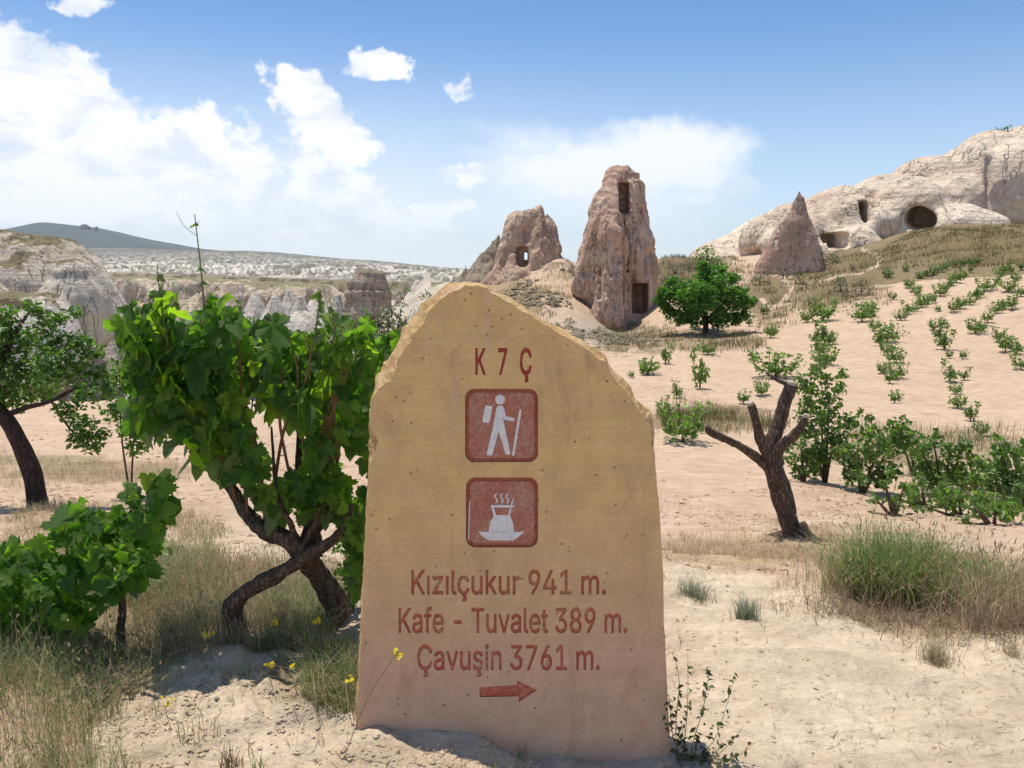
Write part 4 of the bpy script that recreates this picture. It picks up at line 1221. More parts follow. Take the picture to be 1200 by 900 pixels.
# hiker panel: dark recessed border, slightly raised worn centre, white figure
for kind, p in (('hiker', P1), ('tea', P2)):
    panel = link(kind+'_panel', carve(mesh2d('panel', [rrect(*p, 11)], 0, M_prim), 0.0055), marker)
    link('panel_field', mesh2d('panel_field', [rrect(p[0]+4.5, p[1]+4.5, p[2]-4.5, p[3]-4.5, 8)], 0.0035, M_panel, 0.0018), panel)
    if kind == 'hiker':
        q = lambda L: [(400+a/3, 320+b/3) for a, b in L]
        polys = [circ(586, 468.3, 5.8), rrect(0, 0, 1, 1, .3)]
        bag = [(569.6, 475.0), (575.8, 475.6), (577, 477), (573.6, 494.4), (572, 495.6), (566.2, 495), (565.2, 493.5), (568.4, 476)]
        body = q([(546, 472), (552, 466), (566, 466), (572, 474), (579, 503), (604, 509), (609, 514), (605, 521), (574, 517), (568, 512), (572, 530), (594, 632), (592, 638), (578, 639), (553, 556),
                  (531, 638), (527, 642), (513, 641), (511, 636), (532, 545)])
        stick = q([(625, 484), (629, 480), (634, 483), (608, 640), (604, 643), (600, 640)])
        link('white_pictogram', mesh2d('white_pictogram', [polys[0], bag, body, stick], 0.0025, M_white, 0.0008), panel)
    else:
        q = lambda L: [(440+a/3.75, 520+b/3.75) for a, b in L]
        lw = [(505, 270), (514, 270), (522, 292), (530, 318), (513, 348), (507, 388), (498, 388), (504, 345), (521, 316), (511, 292)]
        gl = [(505, 270), (609, 270), (607, 280), (600, 280), (590, 316), (604, 345), (609, 388), (497, 388), (504, 345), (520, 316), (512, 290)]
        hollow = [(520, 281), (592, 281), (583, 314), (530, 314)]
        sauc = [(449, 386), (498, 389), (608, 389), (655, 386), (636, 404), (608, 426), (500, 426), (470, 407)]
        polys = [q(gl), q(sauc), q(stroke([(596, 272), (607, 242)], 5))]
        for xo in (0, 25, 50):
            polys.append(q(stroke([(533+xo, 219), (524+xo, 228), (526+xo, 236), (534+xo, 246), (535+xo, 253), (528+xo, 262)], 6)))
        polys.append(q([(412, 256), (416, 256), (411, 424), (407, 424)]))
        link('white_pictogram', mesh2d('white_pictogram', polys, 0.0025, M_white, 0.0008), panel)
        link('glass_hollow', mesh2d('glass_hollow', [q(hollow)], 0.0021, M_panel), panel)

# the face round the carvings: a triangulation with the carved outlines left open
from mathutils.geometry import delaunay_2d_cdt
pts, edg, idx = [], [], {}
def pid(a, b_):
    kk = (round(a, 6), round(b_, 6))
    if kk not in idx: idx[kk] = len(pts); pts.append(Vector((a, b_)))
    return idx[kk]
oid = [pid(v.co.x, v.co.z) for v in R[0]]
for i in range(len(oid)): edg.append((oid[i], oid[(i+1) % len(oid)]))
for e in cut_edges: edg.append((pid(e[0], e[1]), pid(e[2], e[3])))
vo_, eo_, fo_, _, _, _ = delaunay_2d_cdt(pts, edg, [], 0, 1e-7)
vo_ = np.array([tuple(v) for v in vo_]); fo_ = np.array([f for f in fo_ if len(f) == 3])
cen = vo_[fo_].mean(1)
def evenodd(P, E):
    E = np.array(E); cnt = np.zeros(len(P), int)
    for a, b_, c_, d_ in E:
        if b_ == d_: continue
        m_ = (P[:, 1] > min(b_, d_)) & (P[:, 1] <= max(b_, d_))
        xi = a+(P[:, 1]-b_)*(c_-a)/(d_-b_)
        cnt += m_ & (P[:, 0] < xi)
    return cnt % 2 == 1
oe = [(*vo_[a], *vo_[b_]) for a, b_ in zip(range(0, 0), range(0, 0))]
oe = [(*pts[a], *pts[b_]) for a, b_ in edg[:len(oid)]]
keep = evenodd(cen, oe) & ~evenodd(cen, cut_edges)
vv = [slab_bm.verts.new((a, 0.0, b_)) for a, b_ in vo_]
for f in fo_[keep]:
    try: slab_bm.faces.new([vv[i] for i in f]).material_index = 0
    except ValueError: pass
bmesh.ops.remove_doubles(slab_bm, verts=slab_bm.verts, dist=1e-5)
bmesh.ops.recalc_face_normals(slab_bm, faces=slab_bm.faces)
slab_bm.to_mesh(slab.data); slab_bm.free()
slab.data.materials.append(M_stone); slab.data.materials.append(M_break)

# ------------------------------------------------------------------ plants
rng = np.random.default_rng(11)
G_VINE = [(0.085, 0.155, 0.027), (0.115, 0.185, 0.032), (0.16, 0.24, 0.045), (0.06, 0.12, 0.03)]
G_DARK = [(0.07, 0.13, 0.03), (0.10, 0.175, 0.04), (0.13, 0.215, 0.05)]
G_BRIGHT = [(0.12, 0.20, 0.045), (0.16, 0.25, 0.06), (0.085, 0.16, 0.035), (0.20, 0.26, 0.09)]
G_GREY = [(0.11, 0.125, 0.085), (0.15, 0.165, 0.115), (0.085, 0.10, 0.06), (0.13, 0.13, 0.085)]
STRAW = [(0.52, 0.40, 0.24), (0.60, 0.47, 0.30), (0.42, 0.31, 0.18), (0.56, 0.45, 0.31)]
GRASSG = [(0.20, 0.27, 0.09), (0.26, 0.33, 0.13), (0.16, 0.22, 0.08), (0.32, 0.35, 0.18)]

def grape_leaf_mesh(seed):
    """five-lobed toothed leaf, tip along +Y, normal +Z, one unit long; petiole joins at the origin"""
    r_ = np.random.default_rng(seed)
    prof = [(-170, .10), (-158, .34), (-146, .40), (-138, .37), (-126, .47), (-114, .43), (-104, .58), (-95, .55), (-86, .66), (-77, .55), (-66, .54), (-55, .40), (-46, .52), (-38, .56), (-29, .70), (-22, .68), (-14, .82), (-8, .80), (0, .96)]
    prof = prof + [(-a_, q_) for a_, q_ in prof[:-1][::-1]]
    ang = np.radians(np.array([p_[0] for p_ in prof])+r_.normal(0, 2.0, len(prof))); rad = np.array([p_[1] for p_ in prof])*0.92*(1+r_.normal(0, .06, len(prof)))
    cup, fold, wav, ph = r_.uniform(-.25, .55), r_.uniform(.0, .65), r_.uniform(.04, .13), r_.uniform(0, 6)
    V = [(0, 0, .02)]; vein = [1.0]
    tips = {6, 8, 18, len(prof)-9, len(prof)-1-6, 14, len(prof)-1-14, 4, len(prof)-5}
    for i_, (a, r0) in enumerate(zip(ang, rad)):
        x_, y_ = math.sin(a)*r0, math.cos(a)*r0
        V.append((x_, y_, -cup*(x_*x_+y_*y_)+fold*abs(x_)*.5-0.22*max(y_, 0)**2+wav*math.sin(a*5+ph)+r_.normal(0, .015))); vein.append(1.0 if i_ in (8, 14, 18, len(prof)-9, len(prof)-15) else 0.0)
    n = len(ang); F3 = [(0, i_+2, i_+1) for i_ in range(n-1)]
    me = mesh_np('leaf', V, [F3], M_vleaf, np.repeat([[0.105, 0.18, 0.030]], len(V), 0), True)
    a_ = me.attributes.new('vein', 'FLOAT', 'POINT'); a_.data.foreach_set('value', np.array(vein, np.float32))
    return me
LEAF = [grape_leaf_mesh(s) for s in range(9)]
def leaf_objects(parent, P, size, N, T):
    """single leaves as parts of a plant"""
    pm = parent.matrix_world.inverted() if False else Matrix.Translation(-parent.location)
    for k in range(len(P)):
        n = Vector(N[k]).normalized(); t = Vector(T[k]); t = (t-n*t.dot(n)).normalized(); s = t.cross(n)
        m = Matrix(((s.x, t.x, n.x, P[k][0]), (s.y, t.y, n.y, P[k][1]), (s.z, t.z, n.z, P[k][2]), (0, 0, 0, 1)))
        o = bpy.data.objects.new('leaf', LEAF[int(rng.integers(0, len(LEAF)))]); COL.objects.link(o); o.parent = parent
        o.matrix_local = pm @ m @ Matrix.Diagonal((size[k], size[k], size[k], 1))
def poly_sample(poly, n, rng):
    p = np.array(poly, float); lo, hi = p.min(0), p.max(0); out_ = np.zeros((0, 2))
    E = [(*p[i], *p[(i+1) % len(p)]) for i in range(len(p))]
    while len(out_) < n:
        q = rng.uniform(lo, hi, (n*3, 2)); out_ = np.vstack([out_, q[evenodd(q, E)]])
    return out_[:n]
def sheets(q, Y): return np.array([at(a, b, c)[:] for (a, b), c in zip(q, Y)])
def W3(pts): return [tuple(at(*p)) for p in pts]

# --- big grapevine beside the marker
base = at(278, 752, 3.0); base.z = ground_z(base.x, base.y)
vine = thing('grapevine', 'large leafy grapevine on two twisted trunks, against the left side of the stone marker', 'grapevine', base)
def tube_part(name, segs_, mat, parent, step=.02, segs=12, rough=.32):
    if len(segs_) > 1:
        for q_ in segs_: tube_part(name, [q_], mat, parent, step, segs, rough)
        return
    mb = MB()
    for k_, (pts, rad) in enumerate(segs_): tube(mb, W3(pts), rad, segs, step, rough, 3+k_*7)
    return link(name, mb.mesh(name, mat, True, parent.location), parent)
tube_part('trunk', [([(279, 762, 3.0), (276, 735, 3.0), (272, 715, 3.0), (286, 697, 2.98), (312, 681, 2.97), (340, 664, 2.97), (362, 651, 2.96), (385, 637, 2.96), (402, 620, 2.98), (408, 606, 3.0), (411, 590, 3.02)],
             [.043, .034, .036, .028, .030, .025, .029, .022, .018, .015, .010])], M_bark, vine)
tube_part('trunk', [([(400, 722, 3.2), (386, 694, 3.18), (370, 668, 3.12), (358, 650, 3.06), (340, 634, 3.04), (312, 621, 3.06), (290, 604, 3.1), (276, 580, 3.12), (264, 562, 3.15), (240, 535, 3.16), (228, 505, 3.18), (224, 470, 3.2)],
             [.052, .044, .042, .045, .032, .034, .026, .021, .020, .016, .012, .008])], M_bark, vine)
tube_part('branch', [([(364, 655, 3.1), (362, 628, 3.12), (376, 604, 3.13), (392, 588, 3.14), (396, 566, 3.16), (380, 520, 3.2), (372, 470, 3.2)], [.042, .034, .028, .026, .018, .012, .008]),
                     ([(350, 642, 3.06), (340, 612, 3.0), (328, 590, 2.98), (322, 560, 2.98), (318, 500, 3.0)], [.014, .010, .009, .007, .004]),
                     ([(356, 640, 3.04), (368, 617, 3.0), (374, 600, 2.98), (380, 560, 3.0), (392, 500, 3.02)], [.013, .009, .008, .007, .004]),
                     ([(370, 640, 3.12), (360, 600, 3.2), (350, 560, 3.24), (352, 500, 3.26)], [.03, .022, .016, .01])], M_bark, vine)
for pts in ([(262, 540, 3.1), (256, 460, 3.02), (242, 390, 2.98), (237, 330, 2.96), (232, 285, 2.95), (228, 251, 2.95)], [(205, 460, 3.0), (196, 400, 2.95), (188, 350, 2.94), (184, 312, 2.94)],
            [(378, 480, 3.0), (384, 430, 2.95), (392, 385, 2.93), (386, 350, 2.93)], [(352, 470, 3.0), (364, 420, 2.96), (372, 372, 2.95), (376, 340, 2.96)], [(300, 480, 3.0), (308, 420, 3.0), (318, 372, 3.0)],
            [(415, 500, 3.05), (424, 430, 3.0), (428, 385, 2.98), (430, 362, 2.98)], [(160, 470, 3.05), (166, 420, 3.0), (170, 380, 2.98)]):
    o_ = tube_part('shoot', [(pts, list(np.linspace(.0055, .0018, len(pts))))], M_stem, vine, .03, 6, .05)
    # little young leaves and tendrils near the tip
    mb = MB(); e = np.array(W3(pts)); n_ = 9
    t_ = rng.uniform(.55, 1.0, n_); P, _ = catmull(e, [1]*len(e), .02); C_ = P[(t_*(len(P)-1)).astype(int)]
    lobeleaf(mb, rng, C_, rng.uniform(.018, .05, n_), pick(rng, n_, [(0.14, .2, .05), (.10, .17, .04)]), (0, -.5, .4), .6, (0, 0, .1), 1.0)
    for k_ in range(3):
        c_ = P[int(len(P)*(.7+.1*k_))]; d_ = rng.normal(0, .03, 3)
        tube(mb, [c_, c_+d_, c_+d_*1.6+(0, 0, .03)], [.0012, .001, .0006], 4, .01, 0, 0, (.2, .2, .08))
    link('young_leaves', mb.mesh('young_leaves', M_leaf, True, vine.location), vine)['kind'] = 'stuff'
for k_ in range(11):
    x0_, y0_ = [(276, 582), (290, 606), (312, 622), (352, 566), (396, 568), (322, 566), (264, 562), (376, 604), (368, 617), (392, 588), (350, 600)][k_]; x1_ = x0_+rng.normal(0, 30)+(x0_-320)*.5
    tube_part('cane', [([(x0_, y0_, 3.1), ((x0_+x1_)/2+rng.normal(0, 8), 500, 3.0), (x1_, 430, 2.96), (x1_+rng.normal(0, 12), rng.uniform(365, 400), 2.95)], [.0075, .006, .0045, .0022])], M_cane, vine, .04, 6, .08)
CROWN = [(150, 392), (170, 352), (200, 335), (226, 330), (250, 338), (262, 362), (290, 392), (312, 378), (340, 392), (380, 388), (402, 376), (430, 382), (470, 400), (480, 480), (470, 600), (452, 690), (415, 700),
         (398, 672), (402, 640), (392, 602), (372, 612), (340, 606), (318, 600), (300, 585), (280, 560), (262, 572), (238, 560), (225, 530), (196, 520), (178, 530), (165, 495), (148, 460)]
q = poly_sample([(a+(a-300)*.06, b+(b-500)*.04) for a, b in CROWN], 1250, rng)
_h = fbm(q[:, 0]/46, q[:, 1]/46, oct=3, seed=77, gain=.6); _h2 = fbm(q[:, 0]/18, q[:, 1]/18, oct=2, seed=78)
_edge = evenodd(q, [(*CROWN[i], *CROWN[(i+1) % len(CROWN)]) for i in range(len(CROWN))])
q = q[(_h > -.52) & (_edge | (_h2 > .15))]
Yc = 3.12 + rng.normal(0, .13, len(q)) - 0.05*np.cos((q[:, 0]-300)/120)
P = sheets(q, np.clip(Yc, 2.92, 3.5))
topn = np.clip((470-q[:, 1])/140, 0, 1)[:, None]
Nn = np.concatenate([rng.normal(0, .65, (len(q), 1))+((q[:, :1]-300)/330), -0.85+rng.normal(0, .5, (len(q), 1)), 0.35+0.35*topn+rng.normal(0, .5, (len(q), 1))], 1)
Tt = np.concatenate([rng.normal(0, .35, (len(q), 2)), -1.0+1.1*topn*rng.random((len(q), 1))+rng.normal(0, .2, (len(q), 1))], 1)
size = np.clip(rng.lognormal(math.log(.072), .38, len(q)), .03, .125)
size *= np.where((q[:, 0] < 300) & (q[:, 1] > 370) & (q[:, 1] < 560), 1.22, 1.0)
P[:, 2] += size*0.25
order = np.argsort(P[:, 1]); fr, bk = order[:300], order[300:]
leaf_objects(vine, P[fr], size[fr], Nn[fr], Tt[fr])
mb = MB(); lobeleaf(mb, rng, P[bk], size[bk], pick(rng, len(bk), G_VINE), Nn[bk], .2, (0, 0, -.9), .3)
link('inner_foliage', mb.mesh('inner_foliage', M_leaf, True, vine.location), vine)['kind'] = 'stuff'
mb = MB()
for k_ in fr[:300:2]:
    b_ = P[k_]; a_ = b_+np.array([rng.normal(0, .02), .06, rng.uniform(.0, .07)]); tube(mb, [a_, (a_+b_)/2+(0, -.005, .01), b_], [.0022, .002, .0018], 4, .05, 0, 0, (1, 1, 1), False)
link('leaf_stalks', mb.mesh('leaf_stalks', M_stem, True, vine.location), vine)['kind'] = 'stuff'

# --- low grapevine at the left edge
base = at(140, 748, 3.0); base.z = ground_z(base.x, base.y)
vine2 = thing('grapevine', 'low bright green grapevine at the left edge, rising from dry grass', 'grapevine', base)
tube_part('trunk', [([(141, 765, 3.0), (142, 735, 3.0), (143, 705, 3.0), (135, 680, 3.0), (120, 655, 3.0)], [.018, .016, .014, .012, .008])], M_bark, vine2, .02, 8)
tube_part('branch', [([(130, 760, 3.05), (110, 745, 3.1), (70, 742, 3.1), (30, 735, 3.1), (-10, 720, 3.1)], [.022, .02, .018, .015, .01]), ([(120, 655, 3.), (140, 620, 3.), (165, 580, 3.)], [.008, .006, .004]),
                     ([(60, 742, 3.1), (60, 700, 3.05), (40, 660, 3.)], [.012, .01, .006])], M_bark, vine2, .03, 7)
CR2 = [(-70, 650), (0, 636), (35, 640), (62, 618), (82, 592), (110, 590), (128, 606), (146, 588), (158, 562), (192, 545), (206, 560), (200, 592), (190, 640), (170, 668), (148, 690), (125, 705), (105, 728), (70, 742), (20, 735), (-70, 745)]
q = poly_sample(CR2, 560, rng); Yc = np.clip(3.0+rng.normal(0, .12, len(q)), 2.75, 3.3); P = sheets(q, Yc)
topn = np.clip((680-q[:, 1])/90, 0, 1)[:, None]
Nn = np.concatenate([rng.normal(0, .45, (len(q), 1)), -0.7+rng.normal(0, .4, (len(q), 1)), 0.6+rng.normal(0, .35, (len(q), 1))], 1)
Tt = np.concatenate([rng.normal(0, .6, (len(q), 2)), -.5+.6*topn*rng.random((len(q), 1))], 1)
size = np.clip(rng.lognormal(math.log(.066), .30, len(q)), .03, .11)
order = np.argsort(P[:, 1]); fr, bk = order[:290], order[290:]
leaf_objects(vine2, P[fr], size[fr], Nn[fr], Tt[fr])
mb = MB(); lobeleaf(mb, rng, P[bk], size[bk], pick(rng, len(bk), G_BRIGHT), Nn[bk], .2, (0, 0, -.5), .4)
link('inner_foliage', mb.mesh('inner_foliage', M_leaf, True, vine2.location), vine2)['kind'] = 'stuff'

# --- helper for foliage gathered in clumps
def clumps(mb, rng, specs, per, lsize, pal, Mlobe=False, nb=(0, -.2, .8), sp=.75, wide=.62, tight=1.0):
    """specs: (px, py, Y, radius px)"""
    for (px, py, Y, rp) in specs:
        c_ = np.array(at(px, py, Y)); R_ = rp*Y/FPX
        n_ = int(per*(rp/20.0)**2)
        d_ = rng.normal(size=(n_, 3)); d_ /= np.linalg.norm(d_, axis=1)[:, None]
        rr = rng.random((n_, 1))**(0.45)*R_*tight
        sub = rng.normal(0, R_*.14, (max(3, n_//14), 3)); pos = c_ + d_*rr
        pos = pos + sub[rng.integers(0, len(sub), n_)]
        s_l = lsize*rng.uniform(.65, 1.3, n_)
        cols = pick(rng, n_, pal, .15)
        if Mlobe: lobeleaf(mb, rng, pos, s_l, cols, nb, sp, (0, 0, -.4), .8)
        else: leafcloud(mb, rng, pos, s_l, cols, nb, sp, wide)

# --- small tree at the far left
Yt = 7.5
base = at(46, 598, Yt); base.z = ground_z(base.x, base.y)
tr = thing('fruit_tree', 'small dark-trunked fruit tree leaning out of the left edge over its own shade', 'tree', base)
def tparts(parent, name, L, mat, step=.06, segs=10, rough=.15):
    if mat is M_bark3: L = [(p_, [q_*.77 for q_ in r_]) for p_, r_ in L]
    if len(L) > 1:
        for q_ in L: tparts(parent, name, [q_], mat, step, segs, rough)
        return
    mb = MB()
    for k_, (pts, rad) in enumerate(L): tube(mb, W3(pts), rad, segs, step, rough, 31+k_*5)
    return link(name, mb.mesh(name, mat, True, parent.location), parent)
tparts(tr, 'trunk', [([(47, 610, Yt), (44, 585, Yt), (37, 552, Yt), (22, 516, Yt), (4, 488, Yt), (-25, 462, Yt), (-60, 440, Yt)], [.115, .092, .082, .078, .072, .06, .045])], M_bark2)
tparts(tr, 'branch', [([(4, 488, Yt), (30, 478, Yt), (60, 470, Yt-.1), (90, 455, Yt-.1), (118, 450, Yt)], [.03, .024, .018, .012, .006]), ([(-20, 465, Yt), (0, 430, Yt), (15, 395, Yt), (35, 365, Yt)], [.05, .035, .02, .008]),
                      ([(0, 430, Yt), (40, 420, Yt), (75, 392, Yt)], [.025, .015, .006]), ([(60, 470, Yt-.1), (80, 500, Yt-.2), (100, 522, Yt-.2)], [.012, .009, .004]), ([(-60, 440, Yt), (-70, 380, Yt)], [.05, .02])], M_bark2)
mb = MB()
sp_ = [(10, 372, Yt, 17), (38, 360, Yt, 12), (52, 378, Yt, 13), (72, 372, Yt, 11), (90, 366, Yt, 8), (62, 398, Yt, 18), (30, 398, Yt+.2, 20), (5, 402, Yt, 22), (92, 405, Yt, 17), (112, 412, Yt, 12), (60, 430, Yt-.2, 24), (25, 436, Yt, 24),
       (92, 436, Yt, 20), (118, 440, Yt, 14), (-10, 440, Yt, 30), (128, 456, Yt, 10), (100, 462, Yt-.2, 16), (78, 482, Yt-.2, 14), (98, 500, Yt-.3, 17), (108, 520, Yt-.3, 14), (88, 518, Yt-.3, 10), (122, 508, Yt-.2, 8),
       (20, 468, Yt+.2, 16), (-20, 400, Yt, 30), (-50, 420, Yt+.3, 40), (-60, 370, Yt, 30), (50, 455, Yt+.3, 20), (5, 462, Yt, 15)]
clumps(mb, rng, sp_, 230, .058, G_DARK, nb=(0, -.2, .9))
link('crown', mb.mesh('crown', M_leaf, True, tr.location), tr)

# --- saplings and shrubs behind the big vine
def bush(name, label, cat, px, py, Y, specs, per, lsize, pal, mat, twigs=5, snap=False, group=None):
    b_ = at(px, py, Y); b_.z = ground_z(b_.x, b_.y)
    t_ = thing(name, label, cat, b_, group)
    mb = MB()
    for (a, c, y_, r_) in specs[:twigs]:
        e = at(a, c, y_); tube(mb, [tuple(b_-Vector((0, 0, .05))), tuple((b_+e)/2+Vector((rng.normal(0, .03), 0, .02))), tuple(e)], [.012*Y/7, .008*Y/7, .003*Y/7], 5, .15, .1, 1)
    link('stems', mb.mesh('stems', M_bark, True, b_), t_)
    mb = MB(); clumps(mb, rng, specs, per, lsize, pal, nb=(0, -.2, .7))
    link('foliage', mb.mesh('foliage', mat, True, b_), t_); return t_
bush('sapling', 'small-leaved green sapling behind the left side of the big vine', 'sapling', 150, 540, 8.5,
     [(140, 440, 8.5, 20), (160, 470, 8.5, 22), (135, 480, 8.5, 18), (165, 430, 8.6, 18), (185, 500, 8.4, 18), (150, 415, 8.5, 12), (175, 400, 8.6, 12), (150, 505, 8.3, 14), (160, 525, 8.4, 14)], 190, .06, G_DARK, M_leaf, 2)
bush('sapling', 'dark round sapling just showing above the middle of the big vine', 'sapling', 280, 500, 9.5,
     [(272, 372, 9.5, 12), (290, 385, 9.5, 16), (262, 392, 9.5, 16), (282, 410, 9.5, 24), (300, 400, 9.6, 12), (278, 358, 9.5, 6)], 120, .07, G_DARK, M_leaf)
bush('shrub', 'silvery grey shrub between the big vine and the marker shoulder', 'shrub', 448, 470, 6.5,
     [(440, 385, 6.5, 16), (455, 375, 6.5, 14), (428, 395, 6.5, 14), (462, 390, 6.6, 16), (445, 410, 6.4, 24), (468, 372, 6.6, 9), (475, 384, 6.7, 8), (420, 412, 6.4, 16), (436, 372, 6.5, 8)], 150, .045, G_GREY+[(.2, .22, .17)], M_shrub)
bush('weed_bush', 'bright leafy weeds filling the gap under the big vine by the marker', 'weeds', 412, 715, 3.35,
     [(408, 600, 3.4, 14), (414, 640, 3.4, 16), (405, 672, 3.35, 14), (418, 690, 3.35, 14), (398, 640, 3.5, 10)], 70, .035, G_VINE, M_leaf)

# --- pruned tree
Yp = 7.0
base = hit(930, 633); Yp = base.y; base0 = base.copy()
st = thing('pruned_tree', 'leafless pruned tree stump with four cut-back limbs, right of the marker', 'tree', base)
tparts(st, 'trunk', [([(934, 640, Yp), (929, 622, Yp), (922, 598, Yp), (914, 570, Yp), (907, 545, Yp), (906, 528, Yp)], [.150, .118, .104, .112, .112, .10])], M_bark3, .02, 20, .34)
for pts, rad in (([(906, 545, Yp), (905, 520, Yp+.02), (913, 495, Yp+.05), (920, 470, Yp+.05), (926, 451, Yp+.06)], [.10, .085, .08, .07, .072]),
                 ([(905, 540, Yp-.02), (893, 520, Yp-.06), (887, 498, Yp-.1), (880, 474, Yp-.14)], [.085, .055, .048, .042]),
                 ([(902, 548, Yp), (886, 535, Yp-.02), (868, 523, Yp-.05), (848, 514, Yp-.1), (831, 505, Yp-.12), (829, 499, Yp-.13)], [.075, .052, .045, .042, .036, .022]),
                 ([(908, 545, Yp), (915, 524, Yp-.08), (930, 511, Yp-.14), (940, 496, Yp-.2), (944, 489, Yp-.22)], [.07, .06, .05, .045, .032])):
    tparts(st, 'limb', [(pts, rad)], M_bark3, .02, 14, .34)
for a_, l_ in ((3.5, .26), (-.4, .24), (4.6, .2), (5.6, .22), (2.4, .2)):
    mb = MB(); b0 = np.array(base)+np.array([.03, 0, 0]); d_ = np.array([math.cos(a_), math.sin(a_), 0])
    tube(mb, [b0+d_*.03+(0, 0, .16), b0+d_*.10+(0, 0, .05), b0+d_*(.12+l_*.4)+(0, 0, .0), b0+d_*(.12+l_)+(0, 0, -.05)], [.05, .045, .03, .012], 8, .03, .2, 9)
    link('root', mb.mesh('root', M_bark3, True, base), st)
mb = MB(); e = W3([(926, 451, Yp+.06), (914, 447, Yp+.02), (904, 441, Yp-.02), (897, 436, Yp-.03)])
tube(mb, e, [.022, .016, .012, .008], 7, .03, .15, 3); link('spur_twig', mb.mesh('spur_twig', M_bark3, True, base), st)

# --- vineyard
def shoot_vine(mb_w, mb_f, rng, origin, H, wd, nleaf, lsize, pal, nsh=9):
    o_ = np.array(origin, float)
    tube(mb_w, [o_-(0, 0, .05), o_+(rng.normal(0, .03), 0, H*.14), o_+(rng.normal(0, .05), 0, H*.2)], [.045*H, .035*H, .035*H], 6, .06, .2, int(rng.integers(0, 99)))
    for k_ in range(nsh):
        a = 2*np.pi*(k_+rng.random()*.6)/nsh; rr = wd*rng.uniform(.25, 1.0)
        top = o_+np.array([math.cos(a)*rr, math.sin(a)*rr, H*rng.uniform(.5, 1.05)])
        mid = o_+np.array([math.cos(a)*rr*.8, math.sin(a)*rr*.8, H*.36]); s0_ = o_+(0, 0, H*.18)
        tube(mb_w, [s0_, mid, top], [.018*H, .012*H, .005*H], 5, .12, .1, 5)
        n_ = nleaf//nsh; P_, _ = catmull([s0_, mid, top], [1, 1, 1], .02)
        C_ = P_[np.clip((rng.uniform(.22, 1, n_)*(len(P_)-1)).astype(int), 0, len(P_)-1)]+rng.normal(0, .065*H, (n_, 3))
        lobeleaf(mb_f, rng, C_, lsize*rng.uniform(.6, 1.25, n_), pick(rng, n_, pal, .15), (0, -.1, .6), .7, (0, 0, -.2), .8)
PROT = []
for k_ in range(5):
    w_, f_ = MB(), MB(); r_ = np.random.default_rng(70+k_)
    shoot_vine(w_, f_, r_, (0, 0, 0), 1.0, [.5, .42, .6, .46, .7][k_], [210, 170, 250, 190, 280][k_], .125, G_BRIGHT, [10, 8, 12, 9, 13][k_])
    PROT.append((w_.mesh('vine_stems', M_bark, True), f_.mesh('vine_foliage', M_leaf, True)))
def field_vine(px, py, hp, label, group, k_=None, wide=1.0):
    p = hit(px, py, 8); H = hp*p.y/FPX*1.12*rng.uniform(.85, 1.15)
    t_ = thing('young_vine', label, 'vine', p, group)
    k_ = int(rng.integers(0, 5)) if k_ is None else k_
    t_.rotation_euler = (0, 0, rng.uniform(0, 6.28)); t_.scale = (H*wide*rng.uniform(.85, 1.25), H*wide*rng.uniform(.85, 1.25), H)
    for nm_, me_ in zip(('stems', 'foliage'), PROT[k_]):
        o_ = bpy.data.objects.new(nm_, me_); COL.objects.link(o_); o_.parent = t_
    return t_
ORD = ['nearest', 'second', 'third', 'fourth', 'fifth', 'sixth', 'seventh', 'eighth', 'ninth', 'tenth', 'eleventh', 'twelfth', 'thirteenth', 'fourteenth', 'fifteenth', 'sixteenth']
ROWS = {
 'the row right of the tall vine': [(1048, 473, 18), (1042, 450, 16), (1050, 445, 22), (1034, 438, 16), (1048, 426, 20), (1040, 416, 18), (1031, 406, 22), (1040, 402, 20), (1024, 388, 16), (1010, 378, 22), (1018, 372, 20)],
 'the row bending through the middle of the slope': [(1150, 511, 20), (1137, 494, 22), (1122, 479, 18), (1120, 462, 14), (1113, 448, 24), (1130, 446, 16), (1128, 421, 12), (1112, 420, 12), (1106, 410, 20), (1101, 399, 20), (1094, 388, 14), (1104, 384, 14)],
 'the steep row near the right edge': [(1196, 433, 18), (1191, 416, 16), (1178, 412, 20), (1168, 401, 18), (1175, 396, 10)],
 'the short diagonal row above the steep right row': [(1143, 391, 18), (1150, 388, 10), (1157, 379, 16), (1168, 368, 16), (1175, 364, 14), (1186, 363, 18)],
 'the upper diagonal pair of rows near the skyline grass': [(1136, 358, 12), (1144, 352, 14), (1148, 349, 12), (1156, 342, 14), (1167, 333, 8)],
 'the diagonal row left of centre on the upper slope': [(1055, 376, 14), (1063, 369, 16), (1071, 366, 10), (1079, 361, 16), (1083, 358, 14)],
 'the fan of vines below the upper hedge line': [(1117, 367, 12), (1125, 363, 14), (1099, 366, 8), (1093, 355, 10), (1102, 348, 12), (1107, 342, 14), (1114, 336, 12), (1121, 332, 14), (1129, 328, 12), (1137, 321, 10)],
 'the topmost hedge-like row under the brown mound': [(1040, 326, 10), (1061, 318, 7), (1078, 327, 8), (1086, 325, 9), (1093, 324, 9), (1100, 320, 9), (1108, 316, 9), (1118, 314, 9), (1128, 312, 9), (1138, 312, 10), (1146, 310, 9)],
 'the broken row beside the topmost hedge': [(1065, 338, 11), (1073, 346, 10), (1076, 342, 8)],
 'the bright clump at the top right edge': [(1172, 325, 10), (1177, 320, 13), (1184, 321, 12), (1170, 332, 8), (1182, 343, 14), (1196, 348, 14), (1190, 330, 10), (1196, 318, 10)],
 'the first column of vines above the tall vine': [(958, 440, 22), (966, 428, 22), (960, 418, 20), (966, 405, 24), (957, 404, 20), (972, 404, 12)],
}
